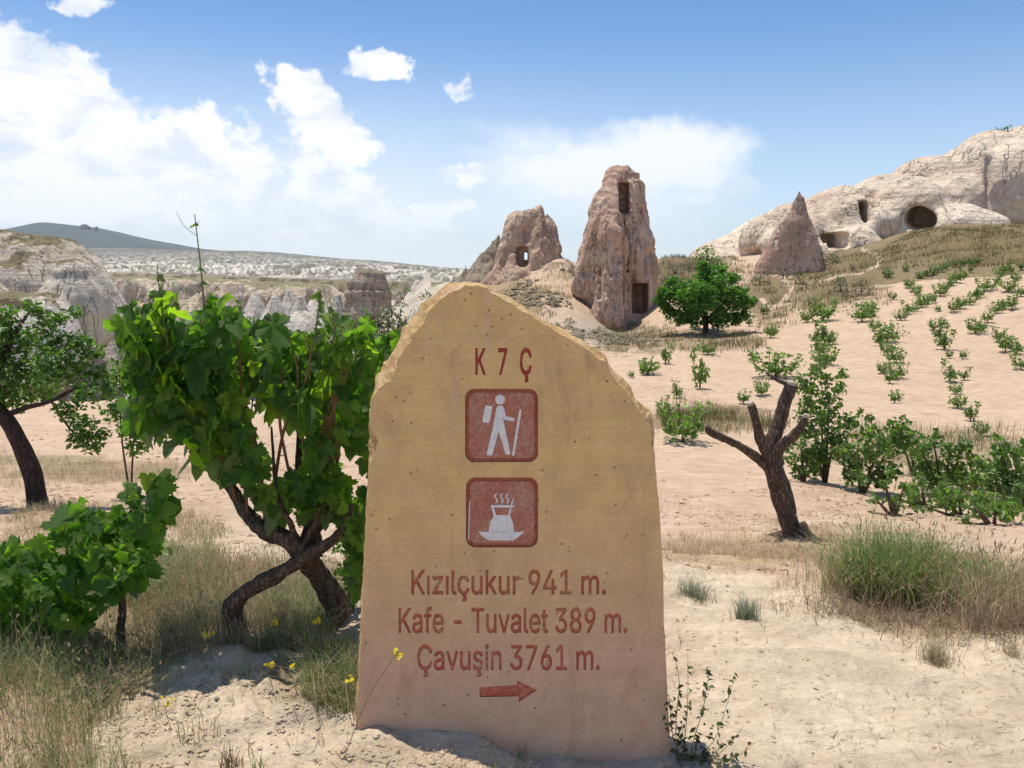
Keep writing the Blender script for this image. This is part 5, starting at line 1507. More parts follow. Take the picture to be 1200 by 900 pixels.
for row, L in ROWS.items():
    L = sorted(L, key=lambda p: -p[1])
    for k_, (a, b_, h_) in enumerate(L):
        field_vine(a, b_, h_, f"{ORD[k_]} vine from the camera in {row}", 'young vines planted on the slope', wide=.95)
for (a, b_, h_, k_, lab, wd) in [(800, 518, 44, 4, 'bushy young vine with its shadow just right of the marker', 1.0), (820, 456, 38, 1, 'tall narrow young vine standing alone on bare soil', .55),
        (780, 427, 22, 1, 'small vine below the shadow edge, left of the narrow vine', .8), (759, 440, 20, 0, 'broad low vine close to the marker shoulder', 1.2), (740, 443, 9, 3, 'tiny vine half hidden by the marker edge', 1),
        (793, 467, 22, 1, 'sparse vine below and left of the narrow vine', .9), (829, 416, 14, 2, 'low vine in the round green tree shade', 1.3), (884, 424, 10, 3, 'tiny leafy sprig left of the broad green vine', 1.2),
        (909, 443, 32, 4, 'broad dark green vine above the tallest pruned limb', 1.15), (892, 464, 22, 0, 'upright vine between the pruned limbs', .8), (871, 474, 18, 3, 'small vine above the thin left pruned limb', 1.1),
        (895, 369, 12, 3, 'small vine at the right foot of the round green tree', 1), (878, 383, 13, 1, 'sparse vine just right of the round green tree trunk', 1), (903, 396, 18, 0, 'low vine on bare soil right of the tree shadow', 1.1),
        (945, 378, 16, 2, 'small bush vine beside the end of the pale trail', .9), (964, 377, 24, 4, 'larger bush vine at the edge of the brushy bank', .9), (1046, 352, 10, 0, 'single vine on the right end of the brushy bank', 1)]:
    field_vine(a, b_, h_, lab, 'young vines planted on the slope', k_, wd)
# nearer untrained vines on the right
def lvine(name, label, cat, px, py, specs, per, lsize, pal=G_VINE, poles=()):
    b_ = hit(px, py, 4); Y = b_.y
    t_ = thing(name, label, cat, b_)
    per *= 3.0; lsize *= .62
    if px > 985: specs = [(a*1.08, c*.86, r_) for a, c, r_ in specs]; pal = pal+G_BRIGHT
    mb = MB()
    for (dx_, dy_, r_) in specs[:4]:
        e = at(px+dx_, py+dy_, Y); tube(mb, [tuple(b_-Vector((0, 0, .05))), tuple(b_*.6+e*.4+Vector((0, 0, -.03))), tuple(e)], [.03, .02, .008], 6, .1, .15, 2)
    link('trunk', mb.mesh('trunk', M_bark, True, b_), t_)
    specs = specs + [(a*.9+rng.normal(0, 4), c*.35-2, r_*.7) for (a, c, r_) in specs[::2] if c < -25]
    mb = MB(); S = [(px+a, py+c, Y+rng.normal(0, .12), r_) for (a, c, r_) in specs]
    clumps(mb, rng, S, per, lsize, pal, True, nb=(0, -.4, .6))
    link('foliage', mb.mesh('foliage', M_leaf, True, b_), t_); return t_
lvine('grapevine', 'tall loose grapevine climbing a thin pole behind the pruned tree', 'grapevine', 967, 566,
      [(-8, -30, 14), (10, -50, 20), (-5, -75, 22), (5, -100, 16), (-20, -95, 12), (-25, -118, 12), (0, -120, 11), (-10, -132, 9), (-2, -142, 8), (18, -115, 8), (20, -128, 7), (-22, -62, 13), (-30, -82, 8), (28, -70, 14), (-14, -108, 10)], 60, .11)
lvine('grapevine', 'spreading grapevine right of the pole vine, low to the soil', 'grapevine', 1010, 578,
      [(-5, -25, 12), (0, -50, 20), (18, -62, 18), (32, -66, 16), (38, -84, 14), (45, -96, 9), (-20, -55, 14), (10, -84, 12), (20, -32, 9), (-12, -36, 10), (48, -72, 10), (8, -104, 6), (-2, -110, 5)], 60, .11, G_VINE+[(.12, .14, .03)])
lvine('grapevine', 'small round grapevine directly right of the pruned trunk', 'grapevine', 942, 565,
      [(-5, -14, 9), (-12, -28, 12), (5, -30, 9), (-3, -44, 9), (12, -18, 7), (-20, -42, 6)], 60, .10)
lvine('grapevine', 'ragged grapevine rising behind the tall grass clump', 'grapevine', 1048, 605,
      [(-20, -24, 9), (0, -20, 9), (10, -40, 9), (-10, -45, 8), (24, -30, 8), (-4, -62, 6)], 50, .09)
lvine('grapevine', 'wide grapevine thicket between the far rows and the grass clump', 'grapevine', 1105, 580,
      [(-25, -66, 13), (-10, -72, 11), (8, -60, 13), (22, -66, 11), (0, -40, 15), (-20, -40, 12), (22, -38, 14), (34, -50, 10), (-32, -78, 7), (10, -22, 12), (-14, -16, 10), (-6, -82, 6)], 55, .11)
lvine('grapevine', 'tall bright grapevine at the right edge behind the grass', 'grapevine', 1178, 590,
      [(0, -60, 17), (-12, -40, 16), (14, -38, 16), (-4, -76, 12), (14, -68, 12), (-24, -56, 10), (22, -80, 9), (6, -20, 14), (-20, -22, 12), (-34, -34, 9), (30, -50, 14), (-10, -90, 5)], 60, .11, G_BRIGHT)
lvine('grapevine', 'small grapevine sprawling left of the thicket vine', 'grapevine', 1070, 555,
      [(0, -25, 9), (12, -30, 9), (-10, -38, 8), (6, -48, 7), (14, -14, 7)], 55, .10)

SPR = [(-34, -10, 7), (-22, -20, 9), (-10, -12, 9), (0, -24, 11), (12, -12, 10), (24, -20, 9), (36, -12, 8), (-4, -34, 7), (16, -32, 7)]
for px_, py_, lab_ in ((1128, 604, 'low sprawling vine behind the middle of the grass clump'), (1165, 616, 'low sprawling vine nearest the right edge, touching the grass clump'), (1085, 592, 'low sprawling vine left of the thicket vine'),
                       (1198, 600, 'low sprawling vine cut by the right edge'), (1150, 575, 'low sprawling vine between the thicket and the bright edge vine')):
    lvine('grapevine', lab_, 'grapevine', px_, py_, [(a+rng.normal(0, 3), b_+rng.normal(0, 3), r_) for a, b_, r_ in SPR], 42, .10, G_BRIGHT if px_ in (1165, 1150) else G_VINE)
# --- round green tree and the ones behind it
def bigtree(label, px, py, specs, per, lsize, pal, trunkpts, rad, Y=None, sp=.75, cat='tree', name='tree'):
    b_ = hit(px, py, 20, 90) if Y is None else at(px, py, Y); Y = b_.y
    t_ = thing(name, label, cat, b_)
    mb = MB()
    for pts, rr in trunkpts: tube(mb, W3([(a, c, Y+d_) for a, c, d_ in pts]), rr, 8, .3, .15, 4)
    link('trunk', mb.mesh('trunk', M_bark2, True, b_), t_)
    mb = MB(); clumps(mb, rng, [(a, c, Y+d_, r_) for a, c, d_, r_ in specs], per, lsize, pal, sp=sp)
    link('crown', mb.mesh('crown', M_leaf, True, b_), t_); return t_
S = []
r_ = np.random.default_rng(3)
for a, c, d_, R_ in ((826, 338, 0, 26), (800, 350, -.3, 20), (856, 352, -.2, 20), (780, 346, .1, 12), (838, 322, .3, 14), (872, 358, 0, 11), (812, 366, -.6, 12), (840, 368, -.6, 12), (858, 328, .4, 10), (792, 332, .3, 11), (778, 360, 0, 8), (868, 342, .3, 10),
                     (826, 352, 1.6, 22), (826, 352, -1.3, 20), (800, 372, -.2, 12), (855, 374, -.2, 12), (785, 368, 0, 9), (874, 370, 0, 8), (815, 378, -.4, 10), (840, 379, -.4, 10), (796, 378, 0, 7), (864, 378, 0, 7), (772, 352, 0, 7), (882, 354, 0, 7), (826, 314, 0, 10), (816, 350, -1.5, 22)):
    S.append((a, c, d_, R_*.75))
    for k_ in range(5):
        an = r_.uniform(0, 6.28); S.append((a+math.cos(an)*R_*.8, c-abs(math.sin(an))*R_*.55, d_+r_.normal(0, .4), R_*.35))
bigtree('dense round bright green tree casting a dark shadow on the bare slope', 826, 391, S, 1250, .19, [(0.085, .19, .028), (.12, .25, .038), (.06, .14, .022)],
        [([(826, 396, 0), (827, 384, 0), (826, 366, 0)], [.2, .16, .14]), ([(827, 375, 0), (805, 355, 0)], [.1, .05]), ([(827, 375, 0), (852, 352, 0)], [.1, .05])], None)
mb = None
bigtree('sparse dark young tree sticking up behind the round green tree', 828, 322, [(826, 297, 0, 10), (836, 300, 0, 9), (818, 302, 0, 8), (842, 306, 0, 8), (828, 308, 0, 10), (830, 292, 0, 6), (850, 312, 0, 7)], 330, .24, G_DARK,
        [([(829, 325, 0), (829, 310, 0), (828, 298, 0)], [.12, .09, .05])], None, Y=72)
def shrub(label, px, py, w, h, pal=G_GREY, ls=.16, mat=None, name='shrub', cat='shrub', per=420):
    b_ = hit(px, py, 9, 200); Y = b_.y
    t_ = tag(bpy.data.objects.new(name, None), label, cat, 'low shrubs below the rocks' if name == 'shrub' else None); COL.objects.link(t_); t_.location = b_
    mb = MB(); r2 = w*.5
    sp = [(px, py-h*.45, Y, min(r2, h*.5)), (px-r2*.55, py-h*.35, Y, h*.36), (px+r2*.55, py-h*.35, Y, h*.36), (px+r2*.15, py-h*.7, Y, h*.28), (px-r2*.3, py-h*.62, Y+.2, h*.26)]
    clumps(mb, rng, sp, per, ls*Y/60, pal, nb=(0, -.2, .7), wide=.4)
    link('foliage', mb.mesh('foliage', mat or M_shrub, True, b_), t_)
    mb = MB(); e = at(px, py-h*.4, Y); tube(mb, [tuple(b_-Vector((0, 0, .1))), tuple(e)], [.05*Y/60, .03*Y/60], 5, .2, .1, 1); link('stem', mb.mesh('stem', M_bark, True, b_), t_)
    return t_
for a in [('grey shrub at the left foot of the lone cone', 918, 327, 24, 16), ('tall grey-green shrub on the right flank of the lone cone', 962, 318, 26, 28), ('dark shrub beside the tall shrub right of the cone', 978, 308, 18, 14),
          ('round grey shrub in the fork of the pale trail', 985, 342, 18, 20), ('wide bluish shrub right of the round grey shrub', 1009, 346, 28, 22), ('small round shrub beside the upper trail bend', 999, 317, 11, 9),
          ('low olive shrub at the end of the brushy bank', 990, 350, 20, 9), ('brown-grey shrub left of the lower trail', 902, 345, 24, 12), ('long low shrub above the lower trail', 890, 334, 30, 12),
          ('dark tufted shrub by the trail crossing', 940, 340, 18, 12), ('shrub on the brush slope behind the round tree, left one', 790, 322, 24, 16), ('shrub on the brush slope behind the round tree, middle one', 808, 318, 22, 14),
          ('shrub hugging the right wall of the tallest chimney', 779, 338, 16, 18), ('pale shrub low on the brush bank near the largest bush vine', 950, 356, 20, 10), ('grey shrub below the scree in front of the tallest chimney', 700, 372, 22, 14),
          ('dark shrub touching the front foot of the tallest chimney', 716, 378, 14, 12), ('grey shrub tuft at the top of the scree', 672, 322, 12, 8), ('lichen-grey shrub low on the scree behind the marker edge', 648, 360, 16, 12),
          ('second scree shrub, just above the marker right shoulder', 668, 382, 18, 12), ('green shrub under the cave mouth', 1071, 274, 14, 8), ('spreading brush at the right end of the cave terrace', 1150, 283, 30, 10),
          ('small brush mound under the big hill crease', 1118, 276, 22, 8), ('brown-green shrub row at the left end of the mound', 1050, 296, 24, 10), ('green shrub at the bottom of the brush bank slope', 936, 328, 16, 11)]:
    shrub(*a, pal=G_GREY if rng.random() < .6 else [(.10, .115, .05), (.13, .14, .07), (.08, .10, .04)])
shrub('green weeds at the base of the round tree shadow, left', 742, 386, 26, 10, [(.10, .13, .05), (.08, .12, .04)])
shrub('bright green tuft under the round tree, left of its trunk', 786, 380, 16, 12, G_BRIGHT)
# shrub on the hill's crest
b_ = at(1173, 155, 139); t_ = thing('shrub', 'dark shrub perched on the crest of the pale cave hill', 'shrub', b_, None)
mb = MB(); clumps(mb, rng, [(1173, 153, 139, 6), (1180, 152, 139, 5), (1167, 155, 139, 4)], 500, .5, G_DARK); link('foliage', mb.mesh('foliage', M_shrub, True, b_), t_)
# canyon scrub on the left
CB = []
for k_, (px, py, w, h) in enumerate([(455, 362, 18, 12), (470, 355, 14, 9), (500, 346, 16, 10), (515, 352, 14, 9), (488, 362, 12, 9), (410, 372, 14, 8), (478, 340, 12, 7), (462, 334, 10, 6)]):
    w_ = at(px, py, 105); mb = MB(); clumps(mb, rng, [(px, py, 105, h*.6), (px-w*.3, py+2, 105, h*.45), (px+w*.3, py+2, 105, h*.45)], 380, .3, G_GREY+G_DARK)
    t_ = link('scrub_bush', mb.mesh('scrub_bush', M_shrub, True, w_), None, w_)
    tag(t_, ['scrub bush touching the right foot of the butte', 'scrub bush between the butte and the low pink dome', 'scrub bush on top of the low pink dome', 'scrub bush nearest the marker top left shoulder',
             'scrub bush in the hollow below the pink dome', 'scrub bush at the left foot of the butte', 'scrub bush on the white hump right of the butte', 'scrub bush high beside the jagged butte top'][k_], 'bush', 'scrub among the canyon rocks')

# ------------------------------------------------------------------ grass and litter (uncountable)
def scatter(n, xr, yr, fn, rng):
    """random ground points kept where fn(px, py) says so"""
    x_ = rng.uniform(*xr, n); y_ = rng.uniform(*yr, n); z_ = height(x_, y_)
    px, py = project(x_, y_, z_)
    w_ = np.clip(900/y_, 2, 300)*.12
    k_ = rng.random(n) < fn(px+w_*fbm(x_*3, y_*3, oct=4, seed=91, gain=.7), py+w_*.7*fbm(x_*3, y_*3, oct=4, seed=92, gain=.7), x_, y_)
    return np.stack([x_[k_], y_[k_], z_[k_]], 1)
def inpoly(poly):
    p = np.array(poly, float); E = [(*p[i], *p[(i+1) % len(p)]) for i in range(len(p))]
    return lambda px, py: evenodd(np.stack([px, py], 1), E)
def patchy(x_, y_, s, lo, hi, seed): return sst(fbm(x_*s, y_*s, oct=4, seed=seed), lo, hi)
# left foreground: mixed dry and green meadow
pl = inpoly([(-120, 700), (60, 742), (160, 690), (200, 640), (230, 615), (262, 640), (262, 690), (290, 735), (240, 760), (170, 800), (120, 850), (95, 960), (-120, 1000)])
L1 = scatter(80000, (-2.6, -0.7), (1.75, 5.0), lambda px, py, x_, y_: pl(px, py)*(0.25+0.75*patchy(x_, y_, 3, -.3, .4, 41)), rng)
mb = MB(); n_ = len(L1); g_ = rng.random(n_) < 0.6
cols = np.where(g_[:, None], pick(rng, n_, GRASSG), pick(rng, n_, STRAW))
blades(mb, rng, L1, rng.lognormal(math.log(.085), .45, n_)*(1+0.4*patchy(L1[:, 0], L1[:, 1], 2, 0, .6, 5)), rng.uniform(.0014, .0036, n_), 1.15, cols, head=(.14, .02, .003))
tag(link('meadow_grass', mb.mesh('meadow_grass', M_grass, False)), 'mixed dry and green grass covering the left foreground', 'grass', None, 'stuff')
# strip of grass behind the low vine and along the field
pl2 = inpoly([(-200, 600), (150, 575), (215, 600), (262, 620), (258, 640), (200, 650), (170, 690), (-200, 740)])
L2 = scatter(30000, (-4.5, -1.0), (3.0, 7.5), lambda px, py, x_, y_: pl2(px, py)*patchy(x_, y_, 2.5, -.5, .3, 43), rng)
pl3 = inpoly([(-200, 535), (60, 540), (210, 545), (215, 562), (60, 566), (-200, 570)])
L3 = scatter(30000, (-11, -3.0), (7.5, 13), lambda px, py, x_, y_: pl3(px, py)*.7, rng)
mb = MB()
for L_, hh in ((L2, .16), (L3, .22)):
    n_ = len(L_); cols = np.where((rng.random(n_) < .3)[:, None], pick(rng, n_, GRASSG), pick(rng, n_, STRAW))
    blades(mb, rng, L_, rng.uniform(.25, 1.1, n_)*hh*.8, rng.uniform(.0025, .005, n_), 1.0, cols, head=(.12, .02, .003))
tag(link('field_edge_grass', mb.mesh('field_edge_grass', M_grass, False)), 'thin dry grass strips along the left field edge', 'grass', None, 'stuff')
# weeds at the foot of the vine, left of the marker
pl4 = inpoly([(300, 712), (330, 690), (420, 690), (420, 848), (385, 850), (345, 830), (330, 800), (325, 760)])
L4 = scatter(42000, (-1.2, -0.35), (2.3, 3.8), lambda px, py, x_, y_: pl4(px, py)*(.35+.65*patchy(x_, y_, 5, -.3, .3, 45)), rng)
pl5 = inpoly([(190, 680), (262, 665), (300, 650), (380, 665), (420, 700), (350, 750), (300, 775), (230, 780), (180, 740)])
L5 = scatter(26000, (-1.7, -0.35), (2.9, 4.4), lambda px, py, x_, y_: pl5(px, py)*.5, rng)
mb = MB(); n_ = len(L4); cols = np.where((rng.random(n_) < .68)[:, None], pick(rng, n_, GRASSG), pick(rng, n_, STRAW))
blades(mb, rng, L4, rng.uniform(.03, .17, n_), rng.uniform(.002, .0045, n_), 1.2, cols, head=(.05, .015, .0025))
n_ = len(L5); blades(mb, rng, L5, rng.uniform(.05, .17, n_), rng.uniform(.0018, .003, n_), .6, pick(rng, n_, STRAW+[(.2, .22, .1)]), head=(.3, .02, .0025))
tag(link('weedy_grass', mb.mesh('weedy_grass', M_grass, False)), 'green and straw weeds round the vine trunks beside the marker', 'grass', None, 'stuff')
# sparse blades on the bank in front
pl6 = inpoly([(95, 960), (120, 850), (170, 800), (260, 760), (330, 780), (345, 830), (410, 860), (620, 880), (700, 960)])
L6 = scatter(9000, (-1.6, 0.4), (1.8, 3.0), lambda px, py, x_, y_: pl6(px, py)*patchy(x_, y_, 6, .15, .6, 47), rng)
mb = MB(); n_ = len(L6); blades(mb, rng, L6, rng.uniform(.02, .09, n_), rng.uniform(.0015, .003, n_), .7, pick(rng, n_, STRAW+GRASSG), head=(.1, .014, .002))
L7 = scatter(7000, (0.55, 3.2), (1.9, 4.0), lambda px, py, x_, y_: (px > 795)*(py > 690)*patchy(x_, y_, 4, .25, .75, 49)*.5, rng)
n_ = len(L7); blades(mb, rng, L7, rng.uniform(.01, .04, n_), rng.uniform(.0012, .0025, n_), 1.6, pick(rng, n_, STRAW))
tag(link('sparse_grass', mb.mesh('sparse_grass', M_grass, False)), 'sparse short dry blades on the pale bare ground', 'grass', None, 'stuff')
# straw band behind the track
pl8 = inpoly([(770, 640), (860, 610), (960, 615), (1000, 640), (1010, 700), (960, 692), (880, 668), (770, 660)])
L8 = scatter(70000, (0.7, 3.6), (3.6, 9), lambda px, py, x_, y_: pl8(px, py)*(.12+.6*patchy(x_, y_, 2, -.3, .5, 51)), rng)
pl9 = inpoly([(770, 580), (1000, 570), (1000, 620), (860, 612), (770, 645)])
L9 = scatter(16000, (0.7, 5), (6, 12), lambda px, py, x_, y_: pl9(px, py)*patchy(x_, y_, 1.5, 0, .5, 53)*.6, rng)
mb = MB()
for L_, hh in ((L8, .075), (L9, .06)):
    n_ = len(L_); blades(mb, rng, L_, rng.uniform(.4, 1.1, n_)*hh, rng.uniform(.002, .004, n_), 1.1, pick(rng, n_, STRAW+[(.66, .54, .38)]), head=(.2, .014, .002))
tag(link('straw_grass', mb.mesh('straw_grass', M_grass, False)), 'short straw-coloured grass band behind the pale track', 'grass', None, 'stuff')
# mid-distance brush on banks
def brush(polys, n, xr, yr, h, w, pal, name, label, dens=.8, seed=60):
    fns = [inpoly(p) for p in polys]; mb = MB()
    L_ = scatter(n, xr, yr, lambda px, py, x_, y_: np.any([f(px, py) for f in fns], 0)*dens*(.2+.8*patchy(x_, y_, .6, -.3, .4, seed)), rng)
    n_ = len(L_); blades(mb, rng, L_, rng.uniform(.4, 1.2, n_)*h, rng.uniform(.6, 1.2, n_)*w, .7, pick(rng, n_, pal, .2), seg=2)
    tag(link(name, mb.mesh(name, M_grass, False)), label, 'grass', None, 'stuff')
DRYG = [(.22, .18, .08), (.28, .23, .11), (.14, .155, .06), (.18, .17, .07), (.13, .16, .06)]
brush([[(765, 472), (800, 470), (860, 480), (920, 490), (925, 505), (860, 510), (780, 505)]], 30000, (2.5, 8.5), (14, 26), .30, .012, DRYG, 'bank_grass', 'dry brush on the little bank right of the marker', .9, 61)
brush([[(990, 500), (1230, 505), (1230, 600), (1120, 600), (1010, 560)]], 26000, (4, 16), (8, 22), .30, .012, DRYG+GRASSG, 'vineyard_weeds', 'weedy grass between the nearer vines on the right', .8, 62)
brush([[(690, 390), (720, 380), (790, 385), (800, 400), (720, 418)], [(780, 392), (870, 388), (905, 400), (880, 415), (790, 412)]], 26000, (3, 16), (32, 62), .35, .03, DRYG, 'slope_brush', 'olive brush under the round tree and the tallest chimney', .8, 63)
brush([[(885, 390), (905, 345), (930, 325), (990, 300), (1030, 292), (1035, 300), (1020, 320), (985, 326), (1050, 345), (1045, 358), (980, 362), (920, 388)], [(760, 350), (775, 300), (850, 298), (905, 320), (900, 345), (850, 335)]],
      60000, (10, 50), (42, 130), .5, .05, DRYG, 'rock_foot_brush', 'brush covering the slopes round the lone cone', .8, 64)
brush([[(1030, 318), (1035, 290), (1080, 268), (1240, 262), (1240, 318), (1100, 315)]], 90000, (24, 85), (55, 125), .5, .05, [(.24, .19, .09), (.20, .17, .075), (.28, .22, .12), (.14, .15, .06)], 'mound_grass', 'brown-green grass over the mound below the cave hill', .9, 65)
brush([[(575, 350), (640, 310), (690, 300), (690, 330), (640, 380), (690, 400), (620, 400)]], 30000, (-3, 7), (40, 76), .35, .03, DRYG+[(.2, .2, .14)], 'scree_brush', 'grey-green brush on the scree between the chimneys', .6, 66)

# --- tall grass clump on the right
b_ = hit(1090, 725); clump = thing('grass_clump', 'big tall grass clump, green inside with dry seed stalks, on the right foreground', 'grass clump', b_)
def tuft_pts(specs):
    P_ = []
    for (px, py, rx, ry, n_) in specs:
        c_ = hit(px, py); P_.append(np.stack([c_.x+rng.normal(0, rx, n_), c_.y+rng.normal(0, ry, n_), np.zeros(n_)], 1))
    P_ = np.concatenate(P_); P_[:, 2] = height(P_[:, 0], P_[:, 1])-.01; return P_
PG = tuft_pts([(1010, 705, .07, .06, 700), (1040, 708, .08, .08, 1000), (1075, 700, .09, .1, 1300), (1105, 712, .1, .1, 1000), (1150, 706, .1, .1, 900), (1195, 712, .12, .1, 900), (1060, 690, .15, .12, 800)])
xc_ = b_.x-.02; prof_ = lambda P_: .45+.65*np.exp(-((P_[:, 0]-xc_)/.36)**2)
n_ = len(PG); mb = MB(); blades(mb, rng, PG, prof_(PG)*rng.uniform(.14, .44, n_), rng.uniform(.003, .006, n_), .75, pick(rng, n_, [(.20, .31, .07), (.15, .25, .055), (.26, .35, .10), (.32, .36, .15)]), (-.04, 0), head=(.05, .03, .003))
link('green_blades', mb.mesh('green_blades', M_grass, False, b_), clump)['kind'] = 'stuff'
PS = tuft_pts([(1000, 705, .12, .1, 260), (1060, 702, .2, .1, 140), (1120, 708, .2, .12, 260), (1185, 716, .16, .12, 700), (1165, 736, .14, .06, 300), (1215, 735, .15, .12, 500)])
n_ = len(PS); mb = MB(); blades(mb, rng, PS, prof_(PS)*rng.uniform(.15, .50, n_), rng.uniform(.0018, .0034, n_), .9, pick(rng, n_, STRAW+[(.36, .26, .18)]), (-.05, -.02), head=(.45, .035, .003))
link('dry_stalks', mb.mesh('dry_stalks', M_grass, False, b_), clump)['kind'] = 'stuff'
PT = tuft_pts([(990, 718, .16, .08, 350), (1040, 728, .2, .08, 450), (1110, 732, .2, .09, 450), (1180, 738, .2, .1, 500)])
n_ = len(PT); mb = MB(); blades(mb, rng, PT, rng.uniform(.03, .12, n_), rng.uniform(.002, .005, n_), 1.6, pick(rng, n_, [(.34, .24, .16), (.42, .31, .21), (.25, .17, .12), (.48, .38, .26)]))
link('dead_thatch', mb.mesh('dead_thatch', M_grass, False, b_), clump)['kind'] = 'stuff'

def tuft(label, px, py, rx, n_, h, pal, lean=.8, w=.003):
    c_ = hit(px, py); P_ = np.stack([c_.x+rng.normal(0, rx, n_), c_.y+rng.normal(0, rx*.8, n_), np.zeros(n_)], 1); P_[:, 2] = height(P_[:, 0], P_[:, 1])
    mb = MB(); blades(mb, rng, P_, rng.uniform(.4, 1.1, n_)*h, w, lean, pick(rng, n_, pal))
    tag(link('grass_tuft', mb.mesh('grass_tuft', M_grass, False, c_), None, c_), label, 'grass tuft')
GT = [(.34, .37, .24), (.40, .42, .28), (.28, .32, .20)]
tuft('flat grey-green tuft on the pale track, nearer the marker', 813, 700, .035, 260, .10, GT, 1.2)
tuft('compact round grey-green tuft on the pale track', 874, 726, .025, 300, .12, GT, .75)
tuft('pale thin tuft below the tall grass clump', 1095, 778, .03, 200, .13, GT+STRAW, .8)
tuft('tiny dry sprig near the right edge of the track', 1185, 770, .02, 60, .09, STRAW)
tuft('small green sprig in front of the marker foot', 612, 889, .012, 16, .05, GRASSG, .6)
tuft('thin dry stalk cluster in front of the marker, centre left', 507, 893, .01, 8, .11, STRAW, .2, .0015)
tuft('reddish dry sprig low on the bank, left of the marker', 270, 905, .02, 60, .10, [(.25, .14, .10), (.3, .2, .12), (.15, .17, .08)], .5)
tuft('short green sprig beside the reddish dry sprig', 300, 912, .015, 40, .07, GRASSG, .5)

# --- weed with dark leaves right of the marker
b_ = hit(800, 896); wd = thing('wild_weed', 'thin-stalked weed with purplish green leaves at the marker right foot', 'weed', b_)
mbs, mbl = MB(), MB()
for (px0, pts) in [(800, [(803, 860), (806, 820), (806, 765)]), (795, [(792, 850), (796, 800), (790, 768)]), (806, [(815, 860), (824, 830), (832, 785)]), (812, [(835, 870), (848, 838), (862, 790)]), (816, [(840, 885), (856, 870), (872, 850)]), (800, [(790, 870), (786, 840), (784, 815)]),
                   (825, [(850, 893), (872, 880), (880, 868)])]:
    c0_ = hit(px0, 893); Yv = c0_.y
    P_ = [tuple(c0_)] + [tuple(at(a, c, Yv+rng.normal(0, .02))) for a, c in pts]
    tube(mbs, P_, [.0018, .0014, .001, .0006], 4, .02, 0, 1)
    Q, _ = catmull(P_, [1]*4, .004); m_ = 46
    t_ = rng.random(m_)**1.7; C_ = Q[(t_*(len(Q)-1)).astype(int)]+rng.normal(0, .010, (m_, 3))*(1.6-t_[:, None])
    leafcloud(mbl, rng, C_, rng.uniform(.010, .030, m_), pick(rng, m_, [(.06, .09, .03), (.09, .06, .055), (.05, .10, .03), (.07, .05, .05)]), (0, -.2, .7), .8, .5)
link('stalks', mbs.mesh('stalks', M_stem, True, b_), wd); link('leaves', mbl.mesh('leaves', M_leaf, True, b_), wd)['kind'] = 'stuff'

# --- yellow wildflowers
M_yel = mat_plain('yellow_petals', (0.72, 0.58, 0.03), .6, .1)
for (px, py, lab, gy) in [(324, 728, 'yellow wildflower beside the left vine trunk', 775), (372, 728, 'yellow wildflower between vine trunk and marker', 780), (245, 742, 'yellow wildflower left of the vine trunk foot', 778), (344, 780, 'low yellow wildflower in the green weeds near the marker', 815),
                          (316, 781, 'low yellow wildflower on the left side of the weeds', 812), (196, 822, 'lone yellow wildflower on the pale bank', 856), (411, 797, 'yellow wildflower touching the marker left edge', 845), (466, 764, 'yellow wildflower leaning across the marker face', 885)]:
    g_ = hit(px+(-25 if px == 466 else 4), gy); t_ = thing('wildflower', lab, 'wildflower', g_, 'yellow wildflowers by the marker')
    if px == 466:
        g_ = Vector((at(405, 870, 2.25).x, 2.22, 0)); g_.z = ground_z(g_.x, g_.y); t_.location = g_
    e = at(px, py, g_.y)
    mb = MB(); tube(mb, [tuple(g_), tuple((g_+e)/2+Vector((-.01, 0, .02))), tuple(e)], [.0014, .0012, .001], 4, .02, 0, 1); link('stem', mb.mesh('stem', M_stem, True, g_), t_)
    mb = MB()
    for k_ in range(7):
        c_ = np.array(e)+rng.normal(0, .007, 3); leafcloud(mb, rng, c_+rng.normal(0, .002, (5, 3)), .009, np.ones((5, 3)), (0, -.6, .6), .5, .9)
    link('flower_head', mb.mesh('flower_head', M_yel, False, g_), t_)

# --- clods and crumbs on the bare ground, and pebbles
def lumps(name, label, L_, smin_, smax_, mat, cols):
    n_ = len(L_); base_ = np.array([(1, 0, 0), (-1, 0, 0), (0, 1, 0), (0, -1, 0), (0, 0, 1), (0, 0, -.5), (.6, .6, .5), (-.6, .6, .5), (.6, -.6, .5), (-.6, -.6, .5)], float)
    fc = np.array([(4, 6, 7), (4, 7, 9), (4, 9, 8), (4, 8, 6), (0, 2, 6), (2, 1, 7), (1, 3, 9), (3, 0, 8), (6, 2, 7), (7, 1, 9), (9, 3, 8), (8, 0, 6), (2, 0, 5), (1, 2, 5), (3, 1, 5), (0, 3, 5)])
    s_ = np.exp(rng.uniform(math.log(smin_), math.log(smax_), n_))[:, None, None]
    V_ = base_[None]*(1+rng.normal(0, .22, (n_, 10, 3)))*s_*np.array([1, 1, .6]); a = rng.uniform(0, 6.28, n_); ca, sa = np.cos(a)[:, None], np.sin(a)[:, None]
    V_ = np.stack([V_[..., 0]*ca-V_[..., 1]*sa, V_[..., 0]*sa+V_[..., 1]*ca, V_[..., 2]], -1)+L_[:, None, :]
    F_ = (np.arange(n_)[:, None, None]*10+fc[None]).reshape(-1, 3)
    o_ = link(name, mesh_np(name, V_.reshape(-1, 3), [F_], mat, np.repeat(cols, 10, 0), False)); tag(o_, label, 'rubble' if 'rock' in name else 'soil clods', None, 'stuff')
pl10 = inpoly([(100, 960), (120, 850), (170, 800), (260, 755), (330, 780), (345, 830), (410, 860), (620, 880), (800, 905), (800, 1000), (100, 1000)])
LA = scatter(26000, (-1.7, 0.6), (1.7, 3.2), lambda px, py, x_, y_: pl10(px, py)*(.15+.85*patchy(x_, y_, 4, -.2, .5, 71)), rng)
